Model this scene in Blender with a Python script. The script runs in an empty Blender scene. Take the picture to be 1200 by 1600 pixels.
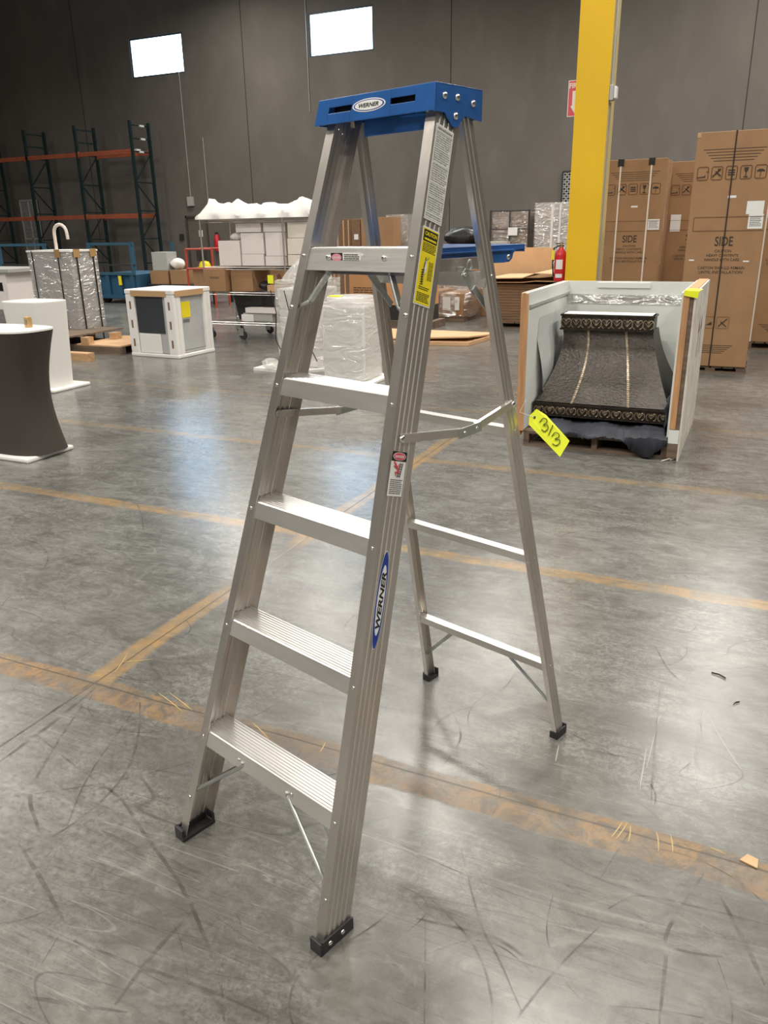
import bpy, bmesh, math, random
from mathutils import Vector, Matrix
random.seed(7)
S = bpy.context.scene
COL = S.collection
PI = math.pi

# ------------------------------------------------------------------ camera
CAM_H, FPX, YAW = 1.548, 1229.3, math.radians(25)
a = math.radians(-19.827); t = math.radians(-1.065)
FW = Vector((0, math.cos(a), math.sin(a))); R0 = Vector((1, 0, 0)); U0 = R0.cross(FW)
RR = R0*math.cos(t)+U0*math.sin(t); UU = U0*math.cos(t)-R0*math.sin(t)
rotz = Matrix.Rotation(YAW, 3, 'Z')          # world X runs along the back wall, Y towards it
FW, RR, UU = rotz@FW, rotz@RR, rotz@UU
EYE = Vector((0, 0, CAM_H))
cd = bpy.data.cameras.new('camera'); cam = bpy.data.objects.new('camera', cd); COL.objects.link(cam)
M = Matrix((RR, UU, -FW)).transposed().to_4x4(); M.translation = EYE
cam.matrix_world = M
cd.sensor_fit = 'VERTICAL'; cd.sensor_height = 36; cd.lens = FPX*36/1600; cd.clip_end = 200; cd.clip_start = .05
S.camera = cam

# ------------------------------------------------------------------ world and exposure
w = bpy.data.worlds.new('world'); S.world = w; w.use_nodes = True
w.node_tree.nodes['Background'].inputs[0].default_value = (.75, .85, 1, 1)
w.node_tree.nodes['Background'].inputs[1].default_value = .6
S.view_settings.view_transform = 'Standard'; S.view_settings.look = 'None'
S.view_settings.exposure = 0.12; S.view_settings.gamma = 1; S.view_settings.use_curve_mapping = False

# high-bay luminaires under the roof (the light itself; housings are built further down)
LAMP_Z = 9.0
LAMPS = [(u, v) for u, vs in ((-20, (6, 11.8)), (-15, (3.2, 9.2, 20.6)), (-10, (0.2, 17.6)), (-4.96, (-6, 0, 11.6, 17.4)),
                              (-1.6, (6.8,)), (0.1, (-8.6, -3, 14.9, 20.6)), (5.2, (0.2, 6.2, 12, 18))) for v in vs]  # unseen rows over and behind the camera added as front fill for the ladder
LAMP_W = 285.0
for i, (u, v) in enumerate(LAMPS):
    l = bpy.data.lights.new('high_bay_light', 'AREA'); l.shape = 'RECTANGLE'; l.size = 1.25; l.size_y = .6
    l.energy = LAMP_W; l.color = (1, .955, .88); l.spread = math.radians(165)
    o = bpy.data.objects.new('high_bay_light', l); COL.objects.link(o); o.location = (u, v, LAMP_Z-.03)

# ------------------------------------------------------------------ pixel helpers (points on real planes)
def ray(x, y): return FW + RR*((x-600)/FPX) - UU*((y-800)/FPX)
def fl(x, y, z=0):
    d = ray(x, y); p = EYE + d*((z-CAM_H)/d.z); return (p.x, p.y)
def at(x, y, v):
    d = ray(x, y); p = EYE + d*(v/d.y); return (p.x, p.z)

# ------------------------------------------------------------------ materials
def mat(name, col, rough=.5, metal=0, noise=None, bump=None, spec=None, trans=0, alpha=1, emit=None, coat=0):
    """noise=(scale,amount,(sx,sy,sz)), bump=(scale,strength,(sx,sy,sz))"""
    m = bpy.data.materials.new(name); m.use_nodes = True
    nt = m.node_tree; N = nt.nodes; Lk = nt.links; b = N['Principled BSDF']
    b.inputs['Base Color'].default_value = (*col, 1); b.inputs['Roughness'].default_value = rough
    b.inputs['Metallic'].default_value = metal
    if spec is not None: b.inputs['Specular IOR Level'].default_value = spec
    if trans: b.inputs['Transmission Weight'].default_value = trans
    if alpha < 1: b.inputs['Alpha'].default_value = alpha
    if coat: b.inputs['Coat Weight'].default_value = coat
    if emit: b.inputs['Emission Color'].default_value = (*emit[0], 1); b.inputs['Emission Strength'].default_value = emit[1]
    def tex(scale, st, detail=5):
        tc = N.new('ShaderNodeTexCoord'); mp = N.new('ShaderNodeMapping'); mp.inputs['Scale'].default_value = st
        n = N.new('ShaderNodeTexNoise'); n.inputs['Scale'].default_value = scale; n.inputs['Detail'].default_value = detail
        Lk.new(tc.outputs['Object'], mp.inputs[0]); Lk.new(mp.outputs[0], n.inputs[0]); return n
    if noise:
        n = tex(noise[0], noise[2] if len(noise) > 2 else (1, 1, 1)); r = N.new('ShaderNodeMapRange')
        r.inputs[1].default_value = .3; r.inputs[2].default_value = .7
        r.inputs[3].default_value = 1-noise[1]; r.inputs[4].default_value = 1+noise[1]
        v = N.new('ShaderNodeVectorMath'); v.operation = 'SCALE'; v.inputs[0].default_value = col
        Lk.new(n.outputs[0], r.inputs[0]); Lk.new(r.outputs[0], v.inputs['Scale']); Lk.new(v.outputs[0], b.inputs['Base Color'])
    if bump:
        n = tex(bump[0], bump[2] if len(bump) > 2 else (1, 1, 1)); bp = N.new('ShaderNodeBump')
        bp.inputs['Strength'].default_value = bump[1]; bp.inputs['Distance'].default_value = .01
        Lk.new(n.outputs[0], bp.inputs['Height']); Lk.new(bp.outputs[0], b.inputs['Normal'])
    return m

ALU = mat('brushed_aluminium', (.70, .655, .61), .31, .9, noise=(9, .16, (1, 1, .12)), bump=(60, .04, (1, 1, .04)))
ALUX = mat('tread_aluminium', (.80, .78, .75), .34, .85, noise=(12, .14, (.25, 1, 1)), bump=(60, .05, (.05, 1, 1)))
STEEL = mat('zinc_steel', (.52, .54, .53), .45, .9, noise=(20, .1))
RIVET = mat('rivet_steel', (.8, .79, .77), .25, 1)
BLACKR = mat('black_rubber', (.018, .018, .019), .45)
BLUE = mat('blue_plastic', (.024, .110, .35), .28, noise=(14, .12), bump=(30, .04))
BLUEL = mat('blue_sticker', (.012, .045, .30), .35)
WHITE = mat('white_sticker', (.80, .80, .78), .4)
PRINTG = mat('label_print', (.16, .16, .16), .5)
LPR = mat('fine_print', (.30, .30, .29), .5)
LABG = mat('label_grey', (.66, .66, .63), .5, noise=(160, .25))
BLACKP = mat('black_print', (.015, .015, .015), .5)
YEL = mat('yellow_sticker', (.86, .70, .02), .4)
REDP = mat('red_print', (.62, .09, .12), .45)
PINK = mat('faded_red_print', (.72, .30, .36), .45)
TAGY = mat('fluorescent_yellow_paper', (.90, .98, .02), .55)
CARD = mat('cardboard', (.34, .195, .098), .8, noise=(3, .10), bump=(40, .04))
CARDL = mat('pale_cardboard', (.60, .38, .21), .8, noise=(3, .1), bump=(40, .04))
CARDO = mat('orange_cardboard', (.60, .31, .14), .8)
CARDD = mat('dark_cardboard', (.20, .115, .065), .85, noise=(5, .2, (1, 1, 12)))
CPRINT = mat('carton_print', (.045, .028, .02), .7)
CPRINTB = mat('carton_print_brown', (.15, .07, .03), .7)
TAPE = mat('packing_tape', (.50, .32, .17), .3)
WSTRAP = mat('white_strap', (.78, .70, .62), .5)
BSTRAP = mat('black_strap', (.02, .012, .01), .4)
WOOD = mat('pallet_wood', (.50, .31, .16), .75, noise=(6, .3, (.3, 4, 4)), bump=(20, .2, (.3, 4, 4)))
WOODO = mat('crate_wood_edge', (.56, .30, .14), .7, noise=(6, .25, (6, 6, .4)))
WOODG = mat('old_pallet_wood', (.17, .12, .085), .85, noise=(6, .4, (.3, 4, 4)), bump=(20, .2))
PANEL = mat('crate_panel_white', (.80, .82, .78), .5, noise=(2, .05), bump=(4, .05))
PANELO = mat('crate_panel_outside', (.72, .67, .60), .7, noise=(7, .2), bump=(20, .1))
BRONZE = mat('hammered_bronze', (.060, .052, .045), .42, .7, noise=(30, .2), bump=(48, .8))
BRONZED = mat('dark_bronze', (.045, .036, .028), .4, .7, noise=(30, .4), bump=(40, .6))
BRONZEL = mat('pale_bronze', (.30, .24, .17), .38, .6, noise=(40, .4))  # paler bronze of the scrollwork, straps and studs
CLOTH = mat('dark_cloth', (.030, .034, .047), .7, noise=(8, .3), bump=(12, .6))
YPAINT = mat('yellow_column_paint', (.76, .47, .006), .55, noise=(1.2, .06))
YSIDE = mat('column_side_yellow', (.66, .52, .22), .5)
WPAINT = mat('white_enamel', (.80, .79, .77), .4)
WFAB = mat('white_stretch_cover', (.78, .76, .73), .6)
DFAB = mat('dark_brown_stretch_cover', (.048, .037, .031), .75, bump=(200, .05))
WLAM = mat('white_board', (.86, .85, .82), .4)
BRASS = mat('brass', (.65, .42, .18), .35, .6)
FOAM = mat('packing_foam', (.78, .76, .74), .8, noise=(4, .05), bump=(15, .15))
GLASSD = mat('dark_grey_door', (.045, .05, .06), .3, noise=(2, .15))
APPL = mat('appliance_grey_wrap', (.46, .47, .47), .3, noise=(3, .08), bump=(6, .25))
RACKG = mat('rack_green', (.010, .026, .026), .45)
RACKO = mat('rack_orange', (.40, .095, .045), .5, noise=(3, .15))
LBLUE = mat('lift_blue', (.022, .085, .155), .45, noise=(1.5, .15))
LBLUEL = mat('lift_blue_rail', (.035, .10, .15), .4)
DARK = mat('dark_metal', (.03, .03, .032), .5)
WIRE = mat('pale_wire', (.55, .55, .52), .4, .4)
CHROME = mat('chrome_tube', (.55, .53, .50), .3, 1)
BLKPL = mat('black_plastic', (.012, .012, .013), .35, bump=(8, .5))
BINPL = mat('black_bin', (.03, .032, .034), .5, bump=(9, .4))
REDE = mat('red_enamel', (.55, .02, .03), .3)
REDO = mat('red_orange_paint', (.45, .06, .03), .45)
DOORM = mat('door_paint', (.14, .12, .105), .5)
FRAMEM = mat('door_frame_paint', (.07, .06, .055), .5)
CARTONW = mat('white_carton', (.80, .74, .71), .7, noise=(2, .05))
CARTONP = mat('cream_carton', (.80, .73, .65), .7)
GREYPL = mat('pale_grey_plastic', (.42, .42, .40), .5)
HOUSE = mat('lamp_housing', (.5, .5, .5), .5)

def wrapmat(name, col, alpha, gloss=.3, sc=7, rough=.14):
    """clear film: mostly see-through, faintly milky, glossy along its creases"""
    m = bpy.data.materials.new(name); m.use_nodes = True; nt = m.node_tree; N = nt.nodes; Lk = nt.links
    N.remove(N['Principled BSDF']); out = [q for q in N if q.type == 'OUTPUT_MATERIAL'][0]
    tc = N.new('ShaderNodeTexCoord'); mp = N.new('ShaderNodeMapping'); mp.inputs['Scale'].default_value = (1, 1, 2.6); mp.inputs['Rotation'].default_value = (.3, .25, 0)
    n = N.new('ShaderNodeTexNoise'); n.inputs['Scale'].default_value = sc*.55; n.inputs['Detail'].default_value = 3; n.inputs['Distortion'].default_value = 1.0
    Lk.new(tc.outputs['Object'], mp.inputs[0]); Lk.new(mp.outputs[0], n.inputs[0])
    sb = N.new('ShaderNodeMath'); sb.operation = 'SUBTRACT'; sb.inputs[1].default_value = .5; ab = N.new('ShaderNodeMath'); ab.operation = 'ABSOLUTE'
    Lk.new(n.outputs[0], sb.inputs[0]); Lk.new(sb.outputs[0], ab.inputs[0])
    bp = N.new('ShaderNodeBump'); bp.inputs['Strength'].default_value = 1; bp.inputs['Distance'].default_value = .07; Lk.new(ab.outputs[0], bp.inputs['Height'])
    tr = N.new('ShaderNodeBsdfTransparent'); df = N.new('ShaderNodeBsdfDiffuse'); df.inputs[0].default_value = (*col, 1)
    gl = N.new('ShaderNodeBsdfGlossy'); gl.inputs['Roughness'].default_value = rough; gl.inputs[0].default_value = (.95, .95, .95, 1)
    Lk.new(bp.outputs[0], gl.inputs['Normal']); Lk.new(bp.outputs[0], df.inputs['Normal'])
    m1 = N.new('ShaderNodeMixShader'); m1.inputs[0].default_value = alpha; Lk.new(tr.outputs[0], m1.inputs[1]); Lk.new(df.outputs[0], m1.inputs[2])
    m2 = N.new('ShaderNodeMixShader'); m2.inputs[0].default_value = gloss; Lk.new(m1.outputs[0], m2.inputs[1]); Lk.new(gl.outputs[0], m2.inputs[2])
    Lk.new(m2.outputs[0], out.inputs[0]); return m
WRAP = wrapmat('stretch_film', (.80, .78, .76), .28, .30, 7)
WRAPW = wrapmat('milky_film', (.90, .89, .87), .32, .09, 5)
WRAPC = wrapmat('clear_film', (.75, .72, .68), .14, .30, 9)
BAGW = mat('white_plastic_bag', (.85, .83, .79), .45, bump=(9, .9))

# ------------------------------------------------------------------ mesh builder
class MB:
    def __init__(s): s.v = []; s.f = []; s.m = []; s.mats = []
    def mi(s, m):
        if m not in s.mats: s.mats.append(m)
        return s.mats.index(m)
    def add(s, vs, fs, m):
        k = len(s.v); s.v += [Vector(p) for p in vs]; i = s.mi(m)
        for f in fs: s.f.append([k+q for q in f]); s.m.append(i)
        return s
    def box(s, x0, x1, y0, y1, z0, z1, m, X=None):
        vs = [Vector((x, y, z)) for z in (z0, z1) for y in (y0, y1) for x in (x0, x1)]
        if X: vs = [X@p for p in vs]
        return s.add(vs, [(0, 2, 3, 1), (4, 5, 7, 6), (0, 1, 5, 4), (2, 6, 7, 3), (0, 4, 6, 2), (1, 3, 7, 5)], m)
    def prism(s, pts, d, m):               # polygon (3d points) extruded by vector d
        n = len(pts); d = Vector(d); P = [Vector(p) for p in pts]
        return s.add(P+[p+d for p in P], [tuple(range(n))[::-1], tuple(range(n, 2*n))]+[(i, (i+1) % n, n+(i+1) % n, n+i) for i in range(n)], m)
    def loft(s, rings, m, cap=True, closed=True):
        n = len(rings[0]); vs = [p for r in rings for p in r]; fs = []
        for k in range(len(rings)-1):
            for i in range(n if closed else n-1):
                j = (i+1) % n; fs.append((k*n+i, k*n+j, (k+1)*n+j, (k+1)*n+i))
        if cap: fs += [tuple(range(n))[::-1], tuple((len(rings)-1)*n+i for i in range(n))]
        return s.add(vs, fs, m)
    def tube(s, path, r, m, n=8):
        P = [Vector(p) for p in path]; rings = []
        up = Vector((0, 0, 1))
        for i, p in enumerate(P):
            d = (P[min(i+1, len(P)-1)]-P[max(i-1, 0)]).normalized()
            if i == 0: x = d.cross(up if abs(d.z) < .9 else Vector((0, 1, 0))).normalized()
            else: x = (x-d*x.dot(d)).normalized()
            y = d.cross(x); rr = r[i] if isinstance(r, (list, tuple)) else r
            rings.append([p+x*(math.cos(2*PI*k/n)*rr)+y*(math.sin(2*PI*k/n)*rr) for k in range(n)])
        return s.loft(rings, m)
    def bar(s, p, q, w, h, m, side=None):   # rectangular bar; w along side vector, h perpendicular
        p = Vector(p); q = Vector(q); d = (q-p).normalized()
        sd = Vector(side) if side else d.cross(Vector((0, 0, 1)))
        sd = (sd-d*sd.dot(d)).normalized(); hh = d.cross(sd)
        ring = lambda c: [c+sd*(w/2*i)+hh*(h/2*j) for i, j in ((-1, -1), (1, -1), (1, 1), (-1, 1))]
        return s.loft([ring(p), ring(q)], m)
    def lathe(s, prof, c, m, n=24, X=None):
        c = Vector(c); rings = []
        for r, z in prof:
            ring = [Vector((math.cos(2*PI*k/n)*r, math.sin(2*PI*k/n)*r, z)) for k in range(n)]
            rings.append([c+(X@p if X else p) for p in ring])
        return s.loft(rings, m)
    def text(s, body, size, O, X, Y, m, bold=0, shear=0, width=None, align='CENTER'):
        vs, fs = textgeo(body, bold, shear)
        if not vs: return s
        x0 = min(p[0] for p in vs); x1 = max(p[0] for p in vs); y0 = min(p[1] for p in vs); y1 = max(p[1] for p in vs)
        k = size/(y1-y0); kx = width/(x1-x0) if width else k; O = Vector(O); X = Vector(X); Y = Vector(Y)
        cx = (x0+x1)/2 if align == 'CENTER' else x0
        return s.add([O+X*((p[0]-cx)*kx)+Y*((p[1]-(y0+y1)/2)*k) for p in vs], fs, m)
    def each(s, name, parent=None, **k):
        comp = list(range(len(s.v)))
        def find(a_):
            while comp[a_] != a_: comp[a_] = comp[comp[a_]]; a_ = comp[a_]
            return a_
        for f in s.f:
            for q_ in f[1:]: comp[find(q_)] = find(f[0])
        gr = {}
        for f, mi_ in zip(s.f, s.m): gr.setdefault(find(f[0]), []).append((f, mi_))
        out = []
        for fs in gr.values():
            b_ = MB(); b_.mats = s.mats; ix = {}
            for f, mi_ in fs:
                for q_ in f:
                    if q_ not in ix: ix[q_] = len(b_.v); b_.v.append(s.v[q_])
                b_.f.append([ix[q_] for q_ in f]); b_.m.append(mi_)
            out.append(b_.build(name, parent, **k))
        return out
    def build(s, name, parent=None, smooth=False, bevel=0, label=None, solid=0, subd=0):
        me = bpy.data.meshes.new(name); me.from_pydata([tuple(p) for p in s.v], [], s.f)
        for m in s.mats: me.materials.append(m)
        me.polygons.foreach_set('material_index', s.m)
        bm = bmesh.new(); bm.from_mesh(me); bmesh.ops.recalc_face_normals(bm, faces=bm.faces); bm.to_mesh(me); bm.free()
        if smooth:
            me.polygons.foreach_set('use_smooth', [True]*len(me.polygons))
            try: me.set_sharp_from_angle(angle=math.radians(38))
            except Exception: pass
        o = bpy.data.objects.new(name, me); COL.objects.link(o)
        if parent: o.parent = parent
        if solid: q = o.modifiers.new('s', 'SOLIDIFY'); q.thickness = solid
        if bevel: q = o.modifiers.new('b', 'BEVEL'); q.width = bevel; q.segments = 2; q.limit_method = 'ANGLE'
        if subd: q = o.modifiers.new('u', 'SUBSURF'); q.levels = subd; q.render_levels = subd
        if label: o['label'] = label
        return o
_tc = {}
def textgeo(body, bold, shear):
    k = (body, bold, shear)
    if k in _tc: return _tc[k]
    c = bpy.data.curves.new('tmp', 'FONT'); c.body = body; c.size = 1; c.offset = bold; c.shear = shear; c.resolution_u = 3
    o = bpy.data.objects.new('tmp', c); COL.objects.link(o); bpy.context.view_layer.update()
    me = o.evaluated_get(bpy.context.evaluated_depsgraph_get()).to_mesh()
    r = ([tuple(p.co) for p in me.vertices], [tuple(f.vertices) for f in me.polygons])
    o.evaluated_get(bpy.context.evaluated_depsgraph_get()).to_mesh_clear()
    bpy.data.objects.remove(o); bpy.data.curves.remove(c); _tc[k] = r; return r

def tag(o, label=None, cat=None, group=None, kind=None):
    if label: o['label'] = label
    if cat: o['category'] = cat
    if group: o['group'] = group
    if kind: o['kind'] = kind
    return o
def thing(name, label, cat, loc=(0, 0, 0), rz=0, group=None):
    o = bpy.data.objects.new(name, None); COL.objects.link(o); o.location = loc; o.rotation_euler = (0, 0, rz)
    o.empty_display_size = .2
    return tag(o, label, cat, group)
def struct(mb, name, **k): return tag(mb.build(name, **k), kind='structure')
def copy_tree(o, parent=None):
    c = o.copy(); COL.objects.link(c)
    if parent: c.parent = parent
    for ch in list(o.children): copy_tree(ch, c)
    return c
def box(name, x0, x1, y0, y1, z0, z1, m, label, cat, group=None, bevel=.004):
    """a one-mesh thing with its origin at its base centre"""
    cx, cy = (x0+x1)/2, (y0+y1)/2
    o = MB().box(x0-cx, x1-cx, y0-cy, y1-cy, 0, z1-z0, m).build(name, bevel=bevel); o.location = (cx, cy, z0)
    return tag(o, label, cat, group)

# ================================================================== SETTING
# ---- floor material
def node_math(N, Lk, op, a, b=None, clamp=False):
    n = N.new('ShaderNodeMath'); n.operation = op; n.use_clamp = clamp
    for i, x in enumerate((a, b)):
        if x is None: continue
        if isinstance(x, (int, float)): n.inputs[i].default_value = x
        else: Lk.new(x, n.inputs[i])
    return n.outputs[0]
def floor_mat():
    m = bpy.data.materials.new('polished_concrete'); m.use_nodes = True
    nt = m.node_tree; N = nt.nodes; Lk = nt.links; b = N['Principled BSDF']
    Mx = lambda op, a, b=None, c=False: node_math(N, Lk, op, a, b, c)
    tc = N.new('ShaderNodeTexCoord'); sp = N.new('ShaderNodeSeparateXYZ'); Lk.new(tc.outputs['Object'], sp.inputs[0])
    X, Y = sp.outputs[0], sp.outputs[1]
    def noise(sc, st=(1, 1, 1), det=5, dist=0, off=(0, 0, 0), rot=0, rough=.5):
        mp = N.new('ShaderNodeMapping'); mp.inputs['Scale'].default_value = st; mp.inputs['Location'].default_value = off
        mp.inputs['Rotation'].default_value = (0, 0, rot)
        n = N.new('ShaderNodeTexNoise'); n.inputs['Scale'].default_value = sc; n.inputs['Detail'].default_value = det
        n.inputs['Distortion'].default_value = dist; n.inputs['Roughness'].default_value = rough
        Lk.new(tc.outputs['Object'], mp.inputs[0]); Lk.new(mp.outputs[0], n.inputs[0]); return n.outputs[0]
    def mr(x, a0, a1, b0, b1):
        r = N.new('ShaderNodeMapRange'); Lk.new(x, r.inputs[0])
        for i, q in enumerate((a0, a1, b0, b1)): r.inputs[i+1].default_value = q
        return r.outputs[0]
    def mix(f, A, B):
        n = N.new('ShaderNodeMix'); n.data_type = 'RGBA'
        if isinstance(f, (int, float)): n.inputs[0].default_value = f
        else: Lk.new(f, n.inputs[0])
        for s_, q in ((n.inputs[6], A), (n.inputs[7], B)):
            if isinstance(q, tuple): s_.default_value = (*q, 1)
            else: Lk.new(q, s_)
        return n.outputs[2]
    fore = mr(Y, .6, 3.2, 1, 0)
    big = noise(.55, det=6, dist=.6); med = noise(2.6, (1, 1.6, 1), 8, 1.2, rough=.65); fine = noise(48, det=8, dist=.3, rough=.95)
    streak = noise(5, (.35, 2.6, 1), 7, .8, rough=.7)
    c = mix(mr(big, .35, .65, 0, 1), (.135, .132, .120), (.250, .249, .236))
    c = mix(mr(med, .38, .68, 0, .8), c, (.092, .088, .079))
    med2 = noise(7, (1, 1.5, 1), 9, 1.6, off=(9, 4, 0), rough=.7)
    c = mix(mr(med2, .48, .66, 0, .55), c, (.30, .298, .28))
    c = mix(mr(med2, .46, .32, 0, .5), c, (.075, .072, .066))
    c = mix(Mx('MULTIPLY', fore, .34), c, (.105, .094, .076))
    c = mix(mr(streak, .52, .75, 0, .5), c, (.30, .30, .285))
    c = mix(Mx('MULTIPLY', mr(fine, .47, .58, 0, .9), mr(noise(1.4, det=4, off=(2, 8, 0)), .35, .6, .3, 1)), c, (.066, .060, .051))
    blot = noise(1.3, det=3, dist=1.5, off=(4, 2, 0))
    c = mix(mr(blot, .56, .70, 0, .55), c, (.09, .087, .083))
    # fine random scratches in several directions
    for k, (rot, sx, sc) in enumerate(((.35, 26, 1.1), (1.25, 30, .9), (2.1, 24, 1.3), (2.7, 34, .8))):
        s_ = noise(sc, (1, sx, 1), 2, .15, (k*7.3, k*3.1, 0), rot)
        patch = noise(.9, det=2, off=(k*5+11, 3, 0))
        f_ = Mx('MULTIPLY', mr(Mx('ABSOLUTE', Mx('SUBTRACT', s_, .56)), 0, .007, .55, 0), mr(patch, .42, .6, 0, 1))
        c = mix(f_, c, (.055, .052, .048) if k != 3 else (.30, .30, .28))
    for k, (rot, sx, sc, wd, am) in enumerate(((.2, 5, .5, .0022, .6), (.9, 6, .45, .0026, .5), (1.7, 5, .6, .003, .6), (2.5, 7, .4, .0026, .45), (.5, 9, .5, .004, .35))):
        s_ = noise(sc, (1, sx, 1), 1.0, .25, (k*3.7+1, k*6.1, 0), rot); patch = noise(1.5, det=3, off=(k*4+1, 13, 0))
        f_ = Mx('MULTIPLY', mr(Mx('ABSOLUTE', Mx('SUBTRACT', s_, .5+.02*(k % 3))), 0, wd, am, 0), mr(patch, .46, .58, 0, 1))
        c = mix(f_, c, (.05, .047, .043) if k != 4 else (.34, .34, .32))
    wob = Mx('MULTIPLY', Mx('SUBTRACT', noise(3.2, det=6), .5), .055)
    wob2 = Mx('MULTIPLY', Mx('SUBTRACT', noise(60, det=3), .5), .02)
    Yw = Mx('ADD', Mx('ADD', Y, wob), wob2); Xw = Mx('ADD', Mx('ADD', X, wob), wob2)
    def band(co, c0, hw, soft=.006):
        return mr(Mx('ABSOLUTE', Mx('SUBTRACT', co, c0)), hw-soft, hw+soft, 1, 0)
    orange = mix(mr(noise(9, (1, 1, 1), 9, 1.5, rough=.75), .42, .58, 0, 1), (.33, .185, .062), (.11, .080, .052))
    orange2 = mix(mr(noise(9, det=8, rough=.7), .4, .7, 0, 1), (.40, .24, .085), (.22, .17, .115))
    wear = noise(5, det=7, dist=.5, rough=.7)
    brown = mr(noise(.9, (1, .2, 1), 3, off=(5, 0, 0)), .40, .58, .12, .8)
    orange = mix(brown, orange, (.115, .085, .056))
    # taped joints parallel to the wall
    c = mix(Mx('MULTIPLY', band(Yw, 1.785, .062), mr(wear, .38, .60, .35, .97)), c, orange)
    for y0, k in ((3.425, .85), (4.985, .55), (6.6, .3)):
        c = mix(Mx('MULTIPLY', band(Yw, y0, .047, .012), mr(wear, .36, .62, k, k*.35)), c, orange2)
    # taped joint square to the wall, fading to plain dark joint in the foreground
    seg = Mx('MULTIPLY', mr(Y, 1.82, 1.86, 0, 1), mr(Y, 5.2, 6.6, 1, .1))
    worn = mr(Y, 2.55, 2.75, 0, 1); worn = Mx('MULTIPLY', worn, mr(Y, 3.2, 3.4, 1, 0))
    cx = mix(worn, orange2, (.125, .11, .098))
    c = mix(Mx('MULTIPLY', Mx('MULTIPLY', band(Xw, -2.035, .052, .012), seg), mr(wear, .36, .62, .9, .5)), c, cx)
    c = mix(Mx('MULTIPLY', band(Xw, -2.035, .05, .03), Mx('MULTIPLY', mr(Y, 1.74, 1.70, 0, 1), .45)), c, (.13, .12, .11))
    # saw-cut joints
    yj = Mx('ADD', Y, Mx('MULTIPLY', wob, .18)); xj = Mx('ADD', X, Mx('MULTIPLY', wob, .18))
    jn = band(yj, 1.815, .0032, .0025)
    for y0 in (3.44, 5.0, 6.6): jn = Mx('MAXIMUM', jn, Mx('MULTIPLY', band(yj, y0, .002, .0025), .5))
    jn = Mx('MAXIMUM', jn, band(xj, -2.03, .0028, .003))
    jn = Mx('MAXIMUM', jn, Mx('MULTIPLY', band(xj, 3.1, .0028, .003), 1))
    c = mix(Mx('MULTIPLY', jn, .85), c, (.05, .04, .03))
    Lk.new(c, b.inputs['Base Color'])
    rg = Mx('ADD', mr(noise(1.1, det=6, dist=.4), .3, .7, .17, .25), mr(fine, .45, .65, 0, .08))
    rg = Mx('ADD', rg, mr(Y, 1.0, 4.0, .03, 0))
    rg = Mx('ADD', rg, Mx('MULTIPLY', band(Yw, 1.785, .062), .12))
    Lk.new(rg, b.inputs['Roughness']); b.inputs['Specular IOR Level'].default_value = .62
    bp = N.new('ShaderNodeBump'); bp.inputs['Strength'].default_value = .16; bp.inputs['Distance'].default_value = .004
    h = Mx('ADD', Mx('MULTIPLY', noise(6, (.5, 1.6, 1), 6), 1.0), Mx('MULTIPLY', fine, .25))
    Lk.new(Mx('SUBTRACT', h, Mx('MULTIPLY', jn, .6)), bp.inputs['Height']); Lk.new(bp.outputs[0], b.inputs['Normal'])
    return m
U0_, U1_, V0_, V1_, HZ = -32.0, 14.0, -12.0, 24.0, 10.2
floor = struct(MB().add([(U0_-.3, V0_-.3, 0), (U1_+.3, V0_-.3, 0), (U1_+.3, V1_+.3, 0), (U0_-.3, V1_+.3, 0), (U0_-.3, V0_-.3, -.2), (U1_+.3, V0_-.3, -.2), (U1_+.3, V1_+.3, -.2), (U0_-.3, V1_+.3, -.2)],
    [(0, 1, 2, 3), (7, 6, 5, 4), (0, 4, 5, 1), (1, 5, 6, 2), (2, 6, 7, 3), (3, 7, 4, 0)], floor_mat()), 'floor')

# ---- wall material: dark tilt-up concrete with panel joints
def wall_mat():
    m = bpy.data.materials.new('dark_tilt_up_concrete'); m.use_nodes = True
    nt = m.node_tree; N = nt.nodes; Lk = nt.links; b = N['Principled BSDF']
    Mx = lambda op, a, b=None, c=False: node_math(N, Lk, op, a, b, c)
    tc = N.new('ShaderNodeTexCoord'); sp = N.new('ShaderNodeSeparateXYZ'); Lk.new(tc.outputs['Object'], sp.inputs[0])
    def noise(sc, st=(1, 1, 1), det=6, dist=0):
        mp = N.new('ShaderNodeMapping'); mp.inputs['Scale'].default_value = st
        n = N.new('ShaderNodeTexNoise'); n.inputs['Scale'].default_value = sc; n.inputs['Detail'].default_value = det
        n.inputs['Distortion'].default_value = dist
        Lk.new(tc.outputs['Object'], mp.inputs[0]); Lk.new(mp.outputs[0], n.inputs[0]); return n.outputs[0]
    def ramp(x, lo, hi, A, B):
        r = N.new('ShaderNodeMapRange'); Lk.new(x, r.inputs[0]); r.inputs[1].default_value = lo; r.inputs[2].default_value = hi
        n = N.new('ShaderNodeMix'); n.data_type = 'RGBA'; Lk.new(r.outputs[0], n.inputs[0])
        for s_, q in ((n.inputs[6], A), (n.inputs[7], B)):
            if isinstance(q, tuple): s_.default_value = (*q, 1)
            else: Lk.new(q, s_)
        return n.outputs[2]
    c = ramp(noise(.35, (1, 1, .7), 7, .6), .35, .65, (.116, .102, .089), (.152, .135, .119))
    c2 = ramp(noise(1.8, (1, 1, .5), 8, .4), .5, .72, (0, 0, 0), (1, 1, 1))
    n = N.new('ShaderNodeMix'); n.data_type = 'RGBA'; Lk.new(Mx('MULTIPLY', c2, .2), n.inputs[0]); Lk.new(c, n.inputs[6]); n.inputs[7].default_value = (.22, .20, .178, 1)
    Lk.new(n.outputs[2], b.inputs['Base Color']); b.inputs['Roughness'].default_value = .8
    return m
WALLM = wall_mat(); JOINT = mat('panel_joint', (.04, .035, .03), .9)
wins = []
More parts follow.
